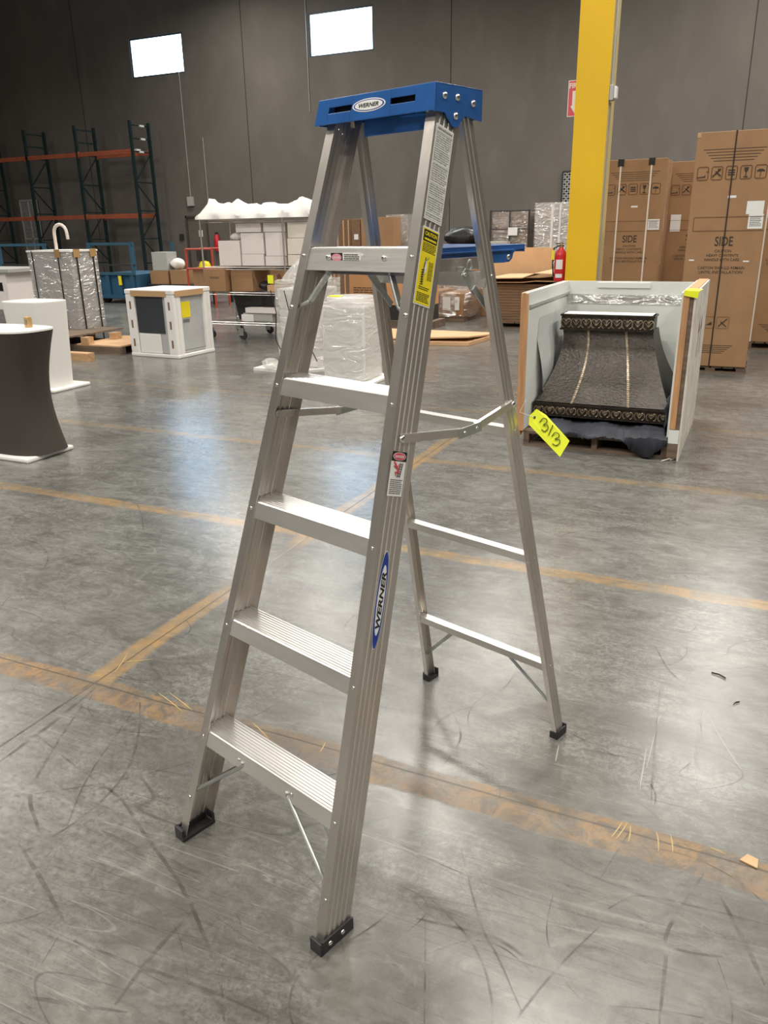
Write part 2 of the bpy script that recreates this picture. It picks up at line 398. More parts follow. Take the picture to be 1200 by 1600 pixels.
for (pa, pb) in (((201, 66), (289, 113)), ((481, 20), (584, 75))):
    (xa, za), (xb, zb) = at(*pa, V1_), at(*pb, V1_); wins.append((xa, xb, zb, za))
wins = [(w_[0], w_[1], 6.50, 7.68) for w_ in wins]
WINW = 2.2
# further windows of the same row, left of the frame
(au, _), = [at(300, 400, V1_)]
door1 = (at(288, 339, V1_)[0]+.05, at(326, 341, V1_)[0]-.05, 2.08)
(l0, lz1), (l1, lz0) = at(872, 268, V1_), at(890, 320, V1_)
# wall pieces around the openings: columns of u-intervals
cuts = sorted(set([U0_, U1_]+[q for w_ in wins for q in w_[:2]]+list(door1[:2])))
wl = MB(); T = .22
for x0, x1 in zip(cuts[:-1], cuts[1:]):
    xm = (x0+x1)/2; z0 = 0; z1 = HZ; holes = []
    for w_ in wins:
        if w_[0] < xm < w_[1]: holes.append((w_[2], w_[3]))
    if door1[0] < xm < door1[1]: holes.append((0, door1[2]))
    zz = 0
    for h0, h1 in sorted(holes):
        if h0 > zz: wl.box(x0, x1, V1_, V1_+T, zz, h0, WALLM)
        zz = h1
    wl.box(x0, x1, V1_, V1_+T, zz, HZ, WALLM)
wall_back = struct(wl, 'wall_back')
for ux in (-29.8, -22.75, -15.83, -8.82, -.9, 6.5):      # caulked panel joints of the wall
    o = MB().box(ux-.012, ux+.012, V1_-.006, V1_-.0005, 0, HZ, JOINT).build('panel_joint', parent=wall_back)
struct(MB().box(U0_-T, U0_, V0_, V1_, 0, HZ, WALLM), 'wall_left')
struct(MB().box(U1_, U1_+T, V0_, V1_, 0, HZ, WALLM), 'wall_right')
struct(MB().box(U0_, U1_, V0_-T, V0_, 0, HZ, mat('front_wall_paint', (.62, .61, .58), .8)), 'wall_front')
struct(MB().box(U0_, U1_, V0_, V1_, HZ, HZ+.2, mat('roof_deck', (.72, .72, .70), .8)), 'ceiling')
PANE = mat('daylit_glass', (.1, .1, .1), .1, emit=((.46, .72, 1.0), 11))
WFR = mat('window_frame_paint', (.05, .05, .05), .5)
for i, (x0, x1, z0, z1) in enumerate(wins):
    fr = MB(); q = .05
    fr.box(x0, x1, V1_+.02, V1_+.1, z0, z0+q, WFR).box(x0, x1, V1_+.02, V1_+.1, z1-q, z1, WFR)
    fr.box(x0, x0+q, V1_+.02, V1_+.1, z0+q, z1-q, WFR).box(x1-q, x1, V1_+.02, V1_+.1, z0+q, z1-q, WFR)
    wo = struct(fr, 'window_%d' % (i+1))
    MB().box(x0+q, x1-q, V1_+.05, V1_+.07, z0+q, z1-q, PANE).build('window_pane', parent=wo)
# door
dx0, dx1, dz = door1
d = MB(); d.box(dx0, dx0+.06, V1_-.03, V1_+.12, 0, dz, FRAMEM).box(dx1-.06, dx1, V1_-.03, V1_+.12, 0, dz, FRAMEM).box(dx0, dx1, V1_-.03, V1_+.12, dz-.06, dz, FRAMEM)
do = struct(d, 'door_1')
MB().box(dx0+.06, dx1-.06, V1_+.03, V1_+.08, 0, dz-.06, DOORM).build('door_leaf', parent=do)
MB().box(dx0+.5, dx0+.66, V1_+.02, V1_+.03, 1.38, 1.6, WHITE).build('door_notice', parent=do)
MB().box(dx1-.2, dx1-.1, V1_-.03, V1_+.03, .98, 1.02, CHROME).build('door_handle', parent=do)
# louvred wall grille near the column
def grid_panel(name, x0, x1, y, z0, z1, nx, nz, r, m, fm, label, cat, diag=True, rx=0):
    t_ = thing(name, label, cat, ((x0+x1)/2, y, z0)); t_.rotation_euler = (rx, 0, 0)
    hw = (x1-x0)/2; H = z1-z0; g = MB()
    if diag:
        st = (x1-x0)/nx; nd = int(H/st)+nx+1
        for k in range(-nx, nd):
            for sg in (1, -1):
                pts = []
                zA = k*st; zB = zA+2*hw
                a_ = max(0, zA); b_ = min(H, zB)
                if b_-a_ < .02: continue
                xa = -hw+(a_-zA); xb = -hw+(b_-zA)
                g.bar((sg*xa, 0, a_), (sg*xb, 0, b_), r, r, m, side=(0, 1, 0))
    g.build('mesh_infill', parent=t_)
    f_ = MB(); e = r*1.6
    for x in (-hw, hw): f_.bar((x, 0, 0), (x, 0, H), e, e, fm, side=(0, 1, 0))
    for k in range(nz+1): f_.bar((-hw, 0, H*k/nz), (hw, 0, H*k/nz), e, e, fm, side=(0, 1, 0))
    f_.bar((0, 0, 0), (0, 0, H), e, e, fm, side=(0, 1, 0))
    f_.build('panel_frame', parent=t_)
    return t_

# luminaire housings
hb = None
for (u, v) in LAMPS:
    if hb is None:
        hb = thing('high_bay_lamp', 'white rectangular high bay lamp hanging under the roof above the floor', 'ceiling lamp', (u, v, LAMP_Z), group='high bay lamps under the warehouse roof')
        MB().box(-.64, .64, -.32, .32, 0, .09, HOUSE).build('lamp_housing', parent=hb, bevel=.01)
        sr = MB()
        for x in (-.5, .5): sr.tube([(x, 0, .09), (x, 0, HZ-LAMP_Z-.002)], .006, STEEL, 6)
        sr.each('suspension_cable', parent=hb)
    else:
        c_ = copy_tree(hb); c_.location = (u, v, LAMP_Z)

# tyre marks and scratches lying on the floor
SCUFF = mat('tyre_mark', (.06, .056, .052), .5, alpha=.5)
nt = SCUFF.node_tree; n_ = nt.nodes.new('ShaderNodeTexNoise'); n_.inputs['Scale'].default_value = 16; n_.inputs['Detail'].default_value = 6
tc_ = nt.nodes.new('ShaderNodeTexCoord'); r_ = nt.nodes.new('ShaderNodeMapRange'); r_.inputs[1].default_value = .38; r_.inputs[2].default_value = .68; r_.inputs[4].default_value = .48
nt.links.new(tc_.outputs['Object'], n_.inputs[0]); nt.links.new(n_.outputs[0], r_.inputs[0]); nt.links.new(r_.outputs[0], nt.nodes['Principled BSDF'].inputs['Alpha'])
PALE = mat('pale_scratch', (.50, .49, .46), .5, alpha=.6)
STRAW = mat('tape_residue', (.50, .36, .14), .5)
def smooth(pts, n=6):
    out = []
    P = [pts[0]]+list(pts)+[pts[-1]]
    for i in range(1, len(P)-2):
        for k in range(n):
            t_ = k/n; q = []
            for c in range(len(P[0])):
                p0, p1, p2, p3 = P[i-1][c], P[i][c], P[i+1][c], P[i+2][c]
                q.append(.5*((2*p1)+(-p0+p2)*t_+(2*p0-5*p1+4*p2-p3)*t_*t_+(-p0+3*p1-3*p2+p3)*t_**3))
            out.append(tuple(q))
    out.append(tuple(pts[-1])); return out
def floor_mark(pix, wd, m, name='tyre_mark', lift=.0006, world=False):
    P = [Vector((*((p) if world else fl(*p)), lift)) for p in pix]; P = [Vector(p) for p in smooth([tuple(p) for p in P])]
    L_, R_ = [], []
    for i, p in enumerate(P):
        d_ = (P[min(i+1, len(P)-1)]-P[max(i-1, 0)]).normalized(); n = Vector((-d_.y, d_.x, 0))
        k = wd/2*(.35+.65*math.sin(PI*min(1, max(0, i/(len(P)-1))*.94+.03)))
        L_.append(p+n*k); R_.append(p-n*k)
    nn = len(P)
    MB().add(L_+R_, [(i, i+1, nn+i+1, nn+i) for i in range(nn-1)], m).build(name, parent=floor)
marks = [([(219, 1097), (216, 1150), (200, 1200), (170, 1240), (110, 1290), (35, 1332)], .010),
    ([(130, 1100), (90, 1160), (55, 1220), (47, 1250), (55, 1280), (67, 1312)], .012),
    ([(60, 1150), (115, 1195), (185, 1245), (220, 1295), (280, 1380), (320, 1465), (345, 1540), (350, 1596)], .010),
    ([(30, 1320), (65, 1375), (100, 1440)], .012), ([(0, 1248), (150, 1226), (225, 1210), (300, 1190)], .007),
    ([(0, 1550), (85, 1565), (200, 1582)], .009), ([(115, 1470), (220, 1510), (320, 1545), (435, 1595)], .008),
    ([(300, 1425), (240, 1490), (180, 1570)], .012), ([(208, 1112), (140, 1210), (105, 1290)], .006),
    ([(0, 1165), (70, 1120), (145, 1065)], .012), ([(0, 1190), (75, 1135), (150, 1075)], .016),
    ([(665, 1440), (664, 1520), (663, 1600)], .004), ([(720, 1325), (750, 1440), (780, 1500), (815, 1580)], .006),
    ([(650, 1435), (770, 1465), (825, 1500)], .010), ([(1100, 1365), (1045, 1450), (1040, 1500), (1030, 1600)], .010),
    ([(1125, 1400), (1165, 1475), (1195, 1540)], .012), ([(990, 1470), (1090, 1490), (1130, 1495)], .008),
    ([(1010, 980), (1040, 1040), (1065, 1065)], .006), ([(1032, 1070), (1020, 1200), (1018, 1260)], .006),
    ([(885, 1165), (960, 1180), (1060, 1200)], .006), ([(950, 1420), (1000, 1400), (1100, 1420), (1200, 1445)], .006),
    ([(700, 1100), (720, 1150), (690, 1200)], .006), ([(770, 1090), (800, 1060), (830, 1000)], .006),
    ([(20, 840), (60, 850), (75, 870), (70, 885)], .012), ([(600, 1000), (560, 960), (530, 990)], .006),
    ([(180, 770), (215, 790), (225, 830)], .008), ([(860, 850), (900, 830), (980, 835)], .006)]
for p_, wd in marks: floor_mark(p_, wd, SCUFF)
rnd = random.Random(3)
for i in range(46):
    x, y = rnd.uniform(0, 1200), rnd.uniform(900, 1600)
    u_, v_ = fl(x, y); an = rnd.uniform(0, PI); L_ = rnd.uniform(.12, .5); cv = rnd.uniform(-.12, .12)
    pts = [(u_+math.cos(an)*L_*s_+math.sin(an)*cv*(1-(2*s_)**2), v_+math.sin(an)*L_*s_-math.cos(an)*cv*(1-(2*s_)**2)) for s_ in (-.5, -.17, .17, .5)]
    floor_mark(pts, rnd.uniform(.002, .006), SCUFF, world=True)
for p_, wd in [([(1100, 1110), (1090, 1150), (1087, 1190), (1092, 1230)], .004), ([(1105, 1115), (1130, 1160), (1160, 1205)], .002), ([(1030, 1120), (1010, 1200)], .003), ([(873, 1165), (868, 1190)], .004), ([(1010, 1170), (1000, 1230)], .003)]:
    floor_mark(p_, wd, PALE, 'pale_scratch')
for p_ in [[(955, 1308), (972, 1285)], [(963, 1310), (980, 1286)], [(982, 1315), (985, 1290)], [(1026, 1300), (1029, 1330)], [(1048, 1305), (1051, 1332)],
           [(265, 1083), (300, 1110)], [(248, 1083), (285, 1112)], [(395, 1130), (420, 1155)], [(500, 1175), (508, 1160)], [(1110, 1325), (1135, 1335)], [(190, 1035), (215, 1045), (240, 1030)], [(180, 1050), (200, 1020)]]:
    p3 = [p_[0], ((p_[0][0]+p_[-1][0])/2+1, (p_[0][1]+p_[-1][1])/2), p_[-1]]
    floor_mark(p3, .0032, STRAW, 'tape_residue', .0009)

# ================================================================== STEP LADDER
LX, LY = -.97955, 1.23250
lad = thing('step_ladder', 'tall aluminium A-frame step ladder with blue top cap standing open in the foreground', 'ladder', (LX, LY, 0), math.radians(-17.52))
CAPZ = 1.829; ZT = 1.772; WEB = .086
wf = lambda z: .2811+(.1635-.2811)*z/1.769
yf = lambda z: .5468*z/1.769
def rear(sx, z, dy=0):
    b_, t_ = (.270, .163) if sx > 0 else (.276, .170)
    return Vector((sx*(b_+(t_-b_)*z/1.769), 1.0898+(.6762-1.0898)*z/1.769+dy, z))
def front(sx, z, dy=0, dx=0): return Vector((sx*(wf(z)+dx), yf(z)+dy, z))

def channel_ring(P, sx, dep, fl_, tw, ribs):
    """outline of a channel open inwards; P outer front corner; returns ring of points"""
    pts = [(0, 0)]
    for c in ribs: pts += [(0, c-.005), (.0021, c-.0032), (.0021, c+.0032), (0, c+.005)]
    pts += [(0, dep), (-fl_, dep), (-fl_, dep-tw), (-tw, dep-tw)]
    for c in reversed(ribs): pts += [(-tw, c+.0045), (-tw+.002, c+.003), (-tw+.002, c-.003), (-tw, c-.0045)]
    pts += [(-tw, tw), (-fl_, tw), (-fl_, 0)]
    return [P+Vector((sx*x, y, 0)) for x, y in pts]
def rivet(parent, p, nrm, r=.0048, m=RIVET):
    nrm = Vector(nrm).normalized(); q = nrm.to_track_quat('Z', 'Y').to_matrix()
    prof = [(r, 0), (r*.95, r*.25), (r*.7, r*.5), (r*.3, r*.62), (.0001, r*.64)]
    return MB().lathe(prof, p, m, 10, q).build('rivet', parent=parent, smooth=True)
FRONTN = Vector((0, -1, 0))
rails = {}
for sx in (1, -1):
    mb = MB(); ribs = (.018, .034, .050, .066)
    mb.loft([channel_ring(front(sx, z), sx, WEB, .027, .002, ribs) for z in (0.012, .5, 1, 1.5, ZT+.02)], ALU)
    rl = mb.build('front_rail', parent=lad, smooth=True); rails[sx] = rl
    # rubber foot: boot wrapping the rail end
    P = front(sx, 0)
    f_ = MB()
    ring = lambda z, o: [Vector((P.x+sx*x, P.y+y, z)) for x, y in ((o, -o), (o, WEB+o), (-.031, WEB+o), (-.031, -o))]
    # outer side, front, rear and sole of the boot
    f_.box(*sorted((P.x+sx*.0005, P.x+sx*.006)), P.y-.005, P.y+WEB+.006, 0, .036, BLACKR)
    f_.box(*sorted((P.x-sx*.03, P.x+sx*.006)), P.y-.008, P.y+.001, 0, .036, BLACKR)
    f_.box(*sorted((P.x-sx*.03, P.x+sx*.006)), P.y+WEB+.012, P.y+WEB+.003, 0, .034, BLACKR)
    f_.box(*sorted((P.x-sx*.032, P.x+sx*.0055)), P.y-.007, P.y+WEB+.011, 0, .0115, BLACKR)
    f_.box(*sorted((P.x-sx*.006, P.x-sx*.0025)), P.y+.004, P.y+WEB, .0115, .03, BLACKR)
    ft = f_.build('rubber_foot', parent=rl, bevel=.0015)
    for y in (.022, .062): rivet(ft, (P.x+sx*.006, P.y+y, .02), (sx, 0, 0), .0062)
# rear rails
for sx in (1, -1):
    mb = MB()
    mb.loft([channel_ring(rear(sx, z, -.041), sx, .041, .015, .0018, (.013, .028)) for z in (.012, .6, 1.2, ZT+.02)], ALU)
    rl = mb.build('rear_rail', parent=lad, smooth=True); rails[sx*2] = rl
    P = rear(sx, 0, -.043); f_ = MB()
    f_.box(*sorted((P.x-sx*.024, P.x+sx*.005)), P.y-.006, P.y+.051, 0, .011, BLACKR)
    f_.box(*sorted((P.x+sx*.0005, P.x+sx*.0055)), P.y-.005, P.y+.050, .011, .03, BLACKR)
    f_.box(*sorted((P.x-sx*.024, P.x+sx*.005)), P.y-.006, P.y-.001, .011, .024, BLACKR)
    f_.box(*sorted((P.x-sx*.024, P.x+sx*.005)), P.y+.046, P.y+.051, .011, .034, BLACKR)
    f_.build('rubber_foot', parent=rl, bevel=.0012)
# steps
SZ = [.3075+.3*i for i in range(5)]
steps = []
for i, z in enumerate(SZ):
    mb = MB(); y0 = yf(z)+.003; w_ = wf(z)-.0025; w2 = wf(z-.04)-.0025
    hf = .040 if i < 4 else .050
    prof = [(0, -hf), (.0015, -hf-.002), (.003, -hf), (.003, -.004)]
    top = []
    nr = 9
    for k in range(nr):                     # ribbed tread surface
        yc = .006+(.076-.006)*k/(nr-1)*1.0
        top += [(yc-.0030, -.0006), (yc-.0022, .0010), (yc+.0022, .0010), (yc+.0030, -.0006)]
    d_ = WEB-.006
    rs = .040 if i < 4 else .062
    outer = [(0, -hf), (0, -.002), (.002, 0)]+top+[(d_-.002, 0), (d_, -.002), (d_, -rs), (d_-.010, -rs), (d_-.010, -rs+.002), (d_-.0025, -rs+.002), (d_-.0025, -.0035), (.0025, -.0035), (.0025, -hf+.002), (.009, -hf+.002), (.009, -hf)]
    ringL = [Vector((-1*(wf(z+b_)-.0022), y0+a_+b_*.309, z+b_)) for a_, b_ in outer]
    ringR = [Vector((p.x*-1, p.y, p.z)) for p in ringL]
    mb.loft([ringL, ringR], ALUX)
    st = mb.build('step', parent=lad, smooth=False); steps.append(st)
    for sx in (1, -1):
        rivet(rails[sx], front(sx, z-.018, -.0002, -.013), FRONTN)
        rivet(rails[sx], front(sx, z-.018, WEB*.22, .0002), (sx, 0, 0), .003)
# knee braces below the first step and under the fifth step
def strap_path(mb, P, wd, th, m, side):
    for p, q in zip(P[:-1], P[1:]): mb.bar(p, q, wd, th, m, side=side)
for sx in (1, -1):
    for yy, nm in ((.004, 0), (.066, 1)):
        z1 = SZ[0]-.040; a_ = Vector((sx*.085, yf(z1)+yy+.004, z1+.008)); b_ = front(sx, .125, yy+.004, -.004)
        mb = MB().tube([a_+Vector((0, 0, .012)), a_, b_, b_-Vector((0, .001, .012))], .0052, STEEL, 8)
        mb.build('step_brace', parent=lad, smooth=True)
    rivet(steps[0], Vector((sx*.100, yf(SZ[0]-.02)+.002, SZ[0]-.020)), FRONTN, .005)
    rivet(rails[sx], front(sx, .118, -.0002, -.010), FRONTN)
    # fifth step braces, bent steel
    z5 = SZ[4]-.05
    P = [Vector((sx*.098, yf(z5)+.024, z5+.015)), Vector((sx*.100, yf(z5)+.022, z5-.008)), Vector((sx*.143, yf(z5-.06)+.018, z5-.072)), Vector((sx*(wf(1.36)-.006), yf(1.36)+.014, 1.365)), Vector((sx*(wf(1.33)-.006), yf(1.33)+.014, 1.335))]
    mb = MB(); strap_path(mb, P, .016, .008, STEEL, (0, 1, 0)); mb.build('step_brace', parent=lad, bevel=.002)
    rivet(rails[sx], front(sx, 1.372, -.0002, -.008), FRONTN, .006)
    rivet(steps[4], Vector((sx*.088, yf(SZ[4]-.02)+.002, SZ[4]-.021)), FRONTN, .0065)
# rear horizontals
for i, z in enumerate((.290, .672, 1.055, 1.447)):
    zt_ = z+.006
    A = rear(-1, z); B = rear(1, z); h_ = .022 if i < 3 else .034
    mb = MB()
    prof = [(-.031, 0), (-.001, 0), (-.001, -.002), (-.029, -.002), (-.029, -h_), (-.031, -h_)]
    for s_ in (0,):
        r1 = [Vector((A.x+.002, A.y+y_-.006, z+q)) for y_, q in prof]; r2 = [Vector((B.x-.002, B.y+y_-.006, z+q)) for y_, q in prof]
        mb.loft([r1, r2], ALUX)
    rg = mb.build('rear_rung', parent=lad)
    for sx in (-1, 1): rivet(rails[sx*2], rear(sx, z-.01, -.016)+Vector((sx*.0003, 0, 0)), (sx, 0, 0), .004)
for sx in (1, -1):
    a_ = Vector((sx*.105-.01, rear(1, .27).y-.022, .268)); b_ = rear(sx, .115, -.02)-Vector((sx*.006, 0, 0))
    MB().bar(a_, b_, .012, .004, STEEL, side=(0, 1, 0)).bar(a_, b_, .003, .012, STEEL, side=(0, 1, 0)).build('rear_brace', parent=lad)
# spreaders
for sx in (1, -1):
    xo = .004
    A = front(sx, 1.116, .03, xo) if sx > 0 else front(sx, 1.116, .03, -.010)
    Bp = rear(sx, 1.128, -.014); B = Vector((Bp.x+sx*(.006 if sx > 0 else -.008), Bp.y, 1.118))
    m1 = Vector((A.x*.5+B.x*.5, .594, 1.086)); m2 = m1+Vector((0, .060, .002))
    mb = MB()
    for p, q in ((A, m1), (m2, B)):
        mb.bar(p, q, .003, .019, ALU, side=(1, 0, 0))
        up = Vector((0, -.0, 1)); e = (Vector(q)-Vector(p)).normalized().cross(Vector((1, 0, 0))); e = e if e.z > 0 else -e
        mb.bar(Vector(p)+e*.009+Vector((-sx*.004, 0, 0)), Vector(q)+e*.009+Vector((-sx*.004, 0, 0)), .010, .002, ALUX, side=(1, 0, 0))
    sp_ = mb.build('spreader', parent=lad)
    MB().bar(m1-Vector((-sx*.003, .015, 0)), m2+Vector((sx*.003, .015, 0)), .003, .024, STEEL, side=(1, 0, 0)).build('joint_plate', parent=sp_)
    for p in (m1+Vector((sx*.005, .006, 0)), m2+Vector((sx*.005, -.006, 0))): rivet(sp_, p, (sx, 0, 0), .0045)
    rivet(sp_, A+Vector((sx*.001, 0, 0)), (sx, 0, 0), .009); rivet(sp_, B+Vector((sx*.001, 0, 0)), (sx, 0, 0), .008)

# top cap: blue moulded shell with slots
WT = .172; Y0 = .537; Y1 = .700; ZB = 1.776; th = .004
cap = MB()
cap.box(-WT-.006, WT, Y0+.006, Y1, CAPZ-th, CAPZ, BLUE)
def fpt(x, z):          # sloping front skirt
    return Vector((x*(1+.0)-(.0 if x > 0 else .014*(CAPZ-z)/.05*1.0), Y0+(z-CAPZ)*.10, z))
slots = [(-.135, -.062), (.048, .118)]
xs = [-WT-.003, slots[0][0], slots[0][1], slots[1][0], slots[1][1], WT]
def fquad(x0, x1, z0, z1): cap.prism([fpt(x0, z0), fpt(x1, z0), fpt(x1, z1), fpt(x0, z1)], (0, th, 0), BLUE)
for k, (x0, x1) in enumerate(zip(xs[:-1], xs[1:])):
    if k in (1, 3): fquad(x0, x1, ZB, 1.7985); fquad(x0, x1, 1.8105, CAPZ)
    else: fquad(x0, x1, ZB, CAPZ)
cap.box(-WT-.004, WT, Y1-.004, Y1, ZB-.006, CAPZ-th, BLUE)     # rear skirt
cap.box(-WT+.11, WT-.012, Y0+.030, Y0+.034, ZB-.030, CAPZ-th, BLUE)       # inner stiffening web hanging lower

# black sheet behind the slots, its colour standing for the shade inside the shell
cap.box(-.145, .128, Y0+.020, Y0+.022, ZB+.01, CAPZ-th, BLKPL)
for sx in (1, -1):       # side plates with rounded tab
    X_ = WT if sx > 0 else -WT-.003
    pts = [(Y0, CAPZ), (Y0-.005, ZB-.002)]
    yc, zc, rr_ = .603, 1.768, .021
    pts += [(.568, ZB-.002), (.577, ZB-.012)]
    for k in range(0, 9):
        an = PI+.5+(PI-.9)*k/8; pts.append((yc+rr_*math.cos(an), zc+rr_*math.sin(an)))
    pts += [(.628, ZB-.012), (.638, ZB-.004), (Y1, ZB-.010), (Y1, CAPZ)]
    cap.prism([(X_, y, z) for y, z in pts], (sx*-.004, 0, 0), BLUE)
capo = cap.build('top_cap', parent=lad, bevel=.0035)
for y, z in ((.566, 1.806), (.610, 1.806), (.666, 1.799), (.604, 1.770)): rivet(capo, (WT, y, z), (1, 0, 0), .0075)
def ellipse(mb, O, X, Y, a_, b_, m, n=40):
    O = Vector(O); X = Vector(X); Y = Vector(Y)
    return mb.add([O+X*(a_*math.cos(2*PI*k/n))+Y*(b_*math.sin(2*PI*k/n)) for k in range(n)], [tuple(range(n))], m)
fz = Vector((0, .10, 1)).normalized(); fo = fpt(-.008, 1.8045)+Vector((0, -.0006, 0))
lb = MB(); ellipse(lb, fo, (1, 0, 0), fz, .050, .0135, WHITE); ellipse(lb, fo-Vector((0, .0003, 0)), (1, 0, 0), fz, .046, .0113, BLUEL)
ellipse(lb, fo-Vector((0, .0006, 0)), (1, 0, 0), fz, .042, .0098, WHITE)
lb.text('WERNER', .0085, fo-Vector((0, .0009, 0)), (1, 0, 0), fz, BLACKP, bold=.03, shear=.3, width=.060)
lb.build('logo_sticker', parent=capo, label='white oval sticker reading WERNER on the front of the cap')
# stickers on the near front rail
Sv = (front(1, 1.5)-front(1, .5)).normalized(); Dv = (Vector((0, 1, 0))-Sv*Sv.y).normalized(); Nv = Dv.cross(Sv).normalized()
if Nv.x < 0: Nv = -Nv
def web(z, dep, lift=.003): return front(1, z, dep)+Nv*lift
def rect(mb, O, X, Y, w_, h_, m): 
    O = Vector(O); return mb.add([O-X*w_/2-Y*h_/2, O+X*w_/2-Y*h_/2, O+X*w_/2+Y*h_/2, O-X*w_/2+Y*h_/2], [(0, 1, 2, 3)], m)
def lines(mb, O, X, Y, w_, h_, n, m, seed=0, fill=.45, ragged=.3):
    r = random.Random(seed); O = Vector(O)
    for k in range(n):
        yy = h_/2-h_*(k+.5)/n; x = -w_/2; end = w_/2*(1-ragged*r.random()*(r.random() < .5))
        while x < end-.001:
            l_ = min(r.uniform(.08, .25)*w_, end-x); mb.add([O+X*x+Y*(yy-h_/n*fill/2), O+X*(x+l_)+Y*(yy-h_/n*fill/2), O+X*(x+l_)+Y*(yy+h_/n*fill/2), O+X*x+Y*(yy+h_/n*fill/2)], [(0, 1, 2, 3)], m); x += l_+.012*w_*2
# large white instruction label
zc = 1.652; L1 = .196; O = web(zc, .035)
lb = MB(); rect(lb, O, Dv, Sv, .060, L1, WHITE); rect(lb, O+Nv*.0004, Dv, Sv, .055, L1-.006, LABG)
lines(lb, O+Nv*.0008, Dv, Sv, .052, L1-.012, 40, LPR, 5, .30); 
rect(lb, O+Nv*.0010-Sv*.083, Dv, Sv, .055, .003, WHITE); rect(lb, O+Nv*.0010+Sv*.085, Dv, Sv, .055, .002, WHITE)
lb.text('SAFETY INSTRUCTIONS', .005, O+Sv*.090+Nv*.0012, Dv, Sv, PRINTG, width=.046)
for q in (-.05, -.02, .02, .05): rect(lb, O+Nv*.0009+Sv*q, Dv, Sv, .05, .0022, WHITE)
lb.build('instruction_label', parent=rails[1], label='long white label of small print')
# yellow caution label
O = web(1.467, .035); lb = MB(); rect(lb, O, Dv, Sv, .056, .163, WHITE); rect(lb, O+Nv*.0004, Dv, Sv, .051, .157, YEL)
rect(lb, O+Nv*.0008+Sv*.064, Dv, Sv, .047, .024, BLACKP)
lb.text('CAUTION', .0085, O+Nv*.0012+Sv*.068, Dv, Sv, YEL, bold=.03, width=.040)
rect(lb, O+Nv*.0012+Sv*.057, Dv, Sv, .04, .004, YEL)
lines(lb, O+Nv*.0008+Sv*.040, Dv, Sv, .044, .020, 6, BLACKP, 2)
lb.tube([O+Nv*.001+Dv*.004+Sv*.022, O+Nv*.001+Dv*-.003+Sv*.014], .0006, BLACKP, 4)
lb.tube([O+Nv*.001+Dv*-.006+Sv*.020, O+Nv*.001+Dv*-.012+Sv*-.02, O+Nv*.001+Dv*-.010+Sv*-.035], .0012, BLACKP, 4)
for k in range(7): lb.tube([O+Nv*.001+Dv*(-.016)+Sv*(-.008-.005*k), O+Nv*.001+Dv*(-.006)+Sv*(-.006-.005*k)], .0007, BLACKP, 4)
ellipse(lb, O+Nv*.0009-Dv*.006+Sv*.010, Dv, Sv, .004, .004, WHITE); ellipse(lb, O+Nv*.0009-Dv*.004-Sv*.003, Dv, Sv, .004, .012, WHITE)
lines(lb, O+Nv*.0008+Dv*.013-Sv*.006, Sv, -Dv, .040, .016, 4, BLACKP, 3)
lines(lb, O+Nv*.0008-Sv*.045, Dv, Sv, .036, .008, 2, BLACKP, 4); lines(lb, O+Nv*.0008-Sv*.064, Dv, Sv, .042, .020, 6, BLACKP, 6)
lb.build('caution_label', parent=rails[1], label='yellow caution label with black heading')
# danger label
O = web(1.042, .031); H_ = .098; lb = MB(); rect(lb, O, Dv, Sv, .049, H_, WHITE); rect(lb, O+Nv*.0004+Sv*.0385, Dv, Sv, .049, .021, BLACKP)
ellipse(lb, O+Nv*.0008+Sv*.0385, Dv, Sv, .021, .0088, WHITE); ellipse(lb, O+Nv*.0011+Sv*.0385, Dv, Sv, .0195, .0078, REDP)
lb.text('DANGER', .006, O+Nv*.0014+Sv*.0385, Dv, Sv, WHITE, bold=.02, width=.030)
for p, q, r_ in (((-.012, .024), (-.002, .012), .0022), ((-.002, .012), (.004, .001), .0022), ((-.014, .018), (.0, .010), .0014), ((-.002, .012), (.002, .022), .0014), ((.002, .004), (-.008, .004), .0014), ((-.008, .004), (-.004, -.004), .0012)):
    lb.tube([O+Nv*.001+Dv*p[0]+Sv*p[1], O+Nv*.001+Dv*q[0]+Sv*q[1]], r_, REDP, 5)
ellipse(lb, O+Nv*.001-Dv*.014+Sv*.0255, Dv, Sv, .0025, .0025, REDP)
for xx in (.006, .014): lb.tube([O+Nv*.001+Dv*xx+Sv*.025, O+Nv*.001+Dv*(xx-.006)+Sv*-.008], .0007, BLACKP, 4)
for k in range(6): lb.tube([O+Nv*.001+Dv*(.005-.001*k)+Sv*(.022-.0052*k), O+Nv*.001+Dv*(.0135-.001*k)+Sv*(.022-.0052*k)], .0006, BLACKP, 4)
lines(lb, O+Nv*.0006-Sv*.028, Dv, Sv, .040, .034, 8, PRINTG, 8)
lb.build('danger_label', parent=rails[1], label='small danger label with red pictogram')
# blue oval logo running up the rail
O = web(.772, .033); lb = MB(); ellipse(lb, O, Sv, Dv, .112, .0165, WHITE, 60); ellipse(lb, O+Nv*.0004, Sv, Dv, .110, .0152, BLUEL, 60)
ellipse(lb, O+Nv*.0008, Sv, Dv, .080, .0118, WHITE, 50); ellipse(lb, O+Nv*.0011, Sv, Dv, .078, .0108, WHITE, 50)
lb.text('WERNER', .0145, O+Nv*.0015, Sv, -Dv, BLACKP, bold=.035, shear=.25, width=.128)
lb.build('logo_sticker', parent=rails[1], label='long blue and white oval sticker reading WERNER')
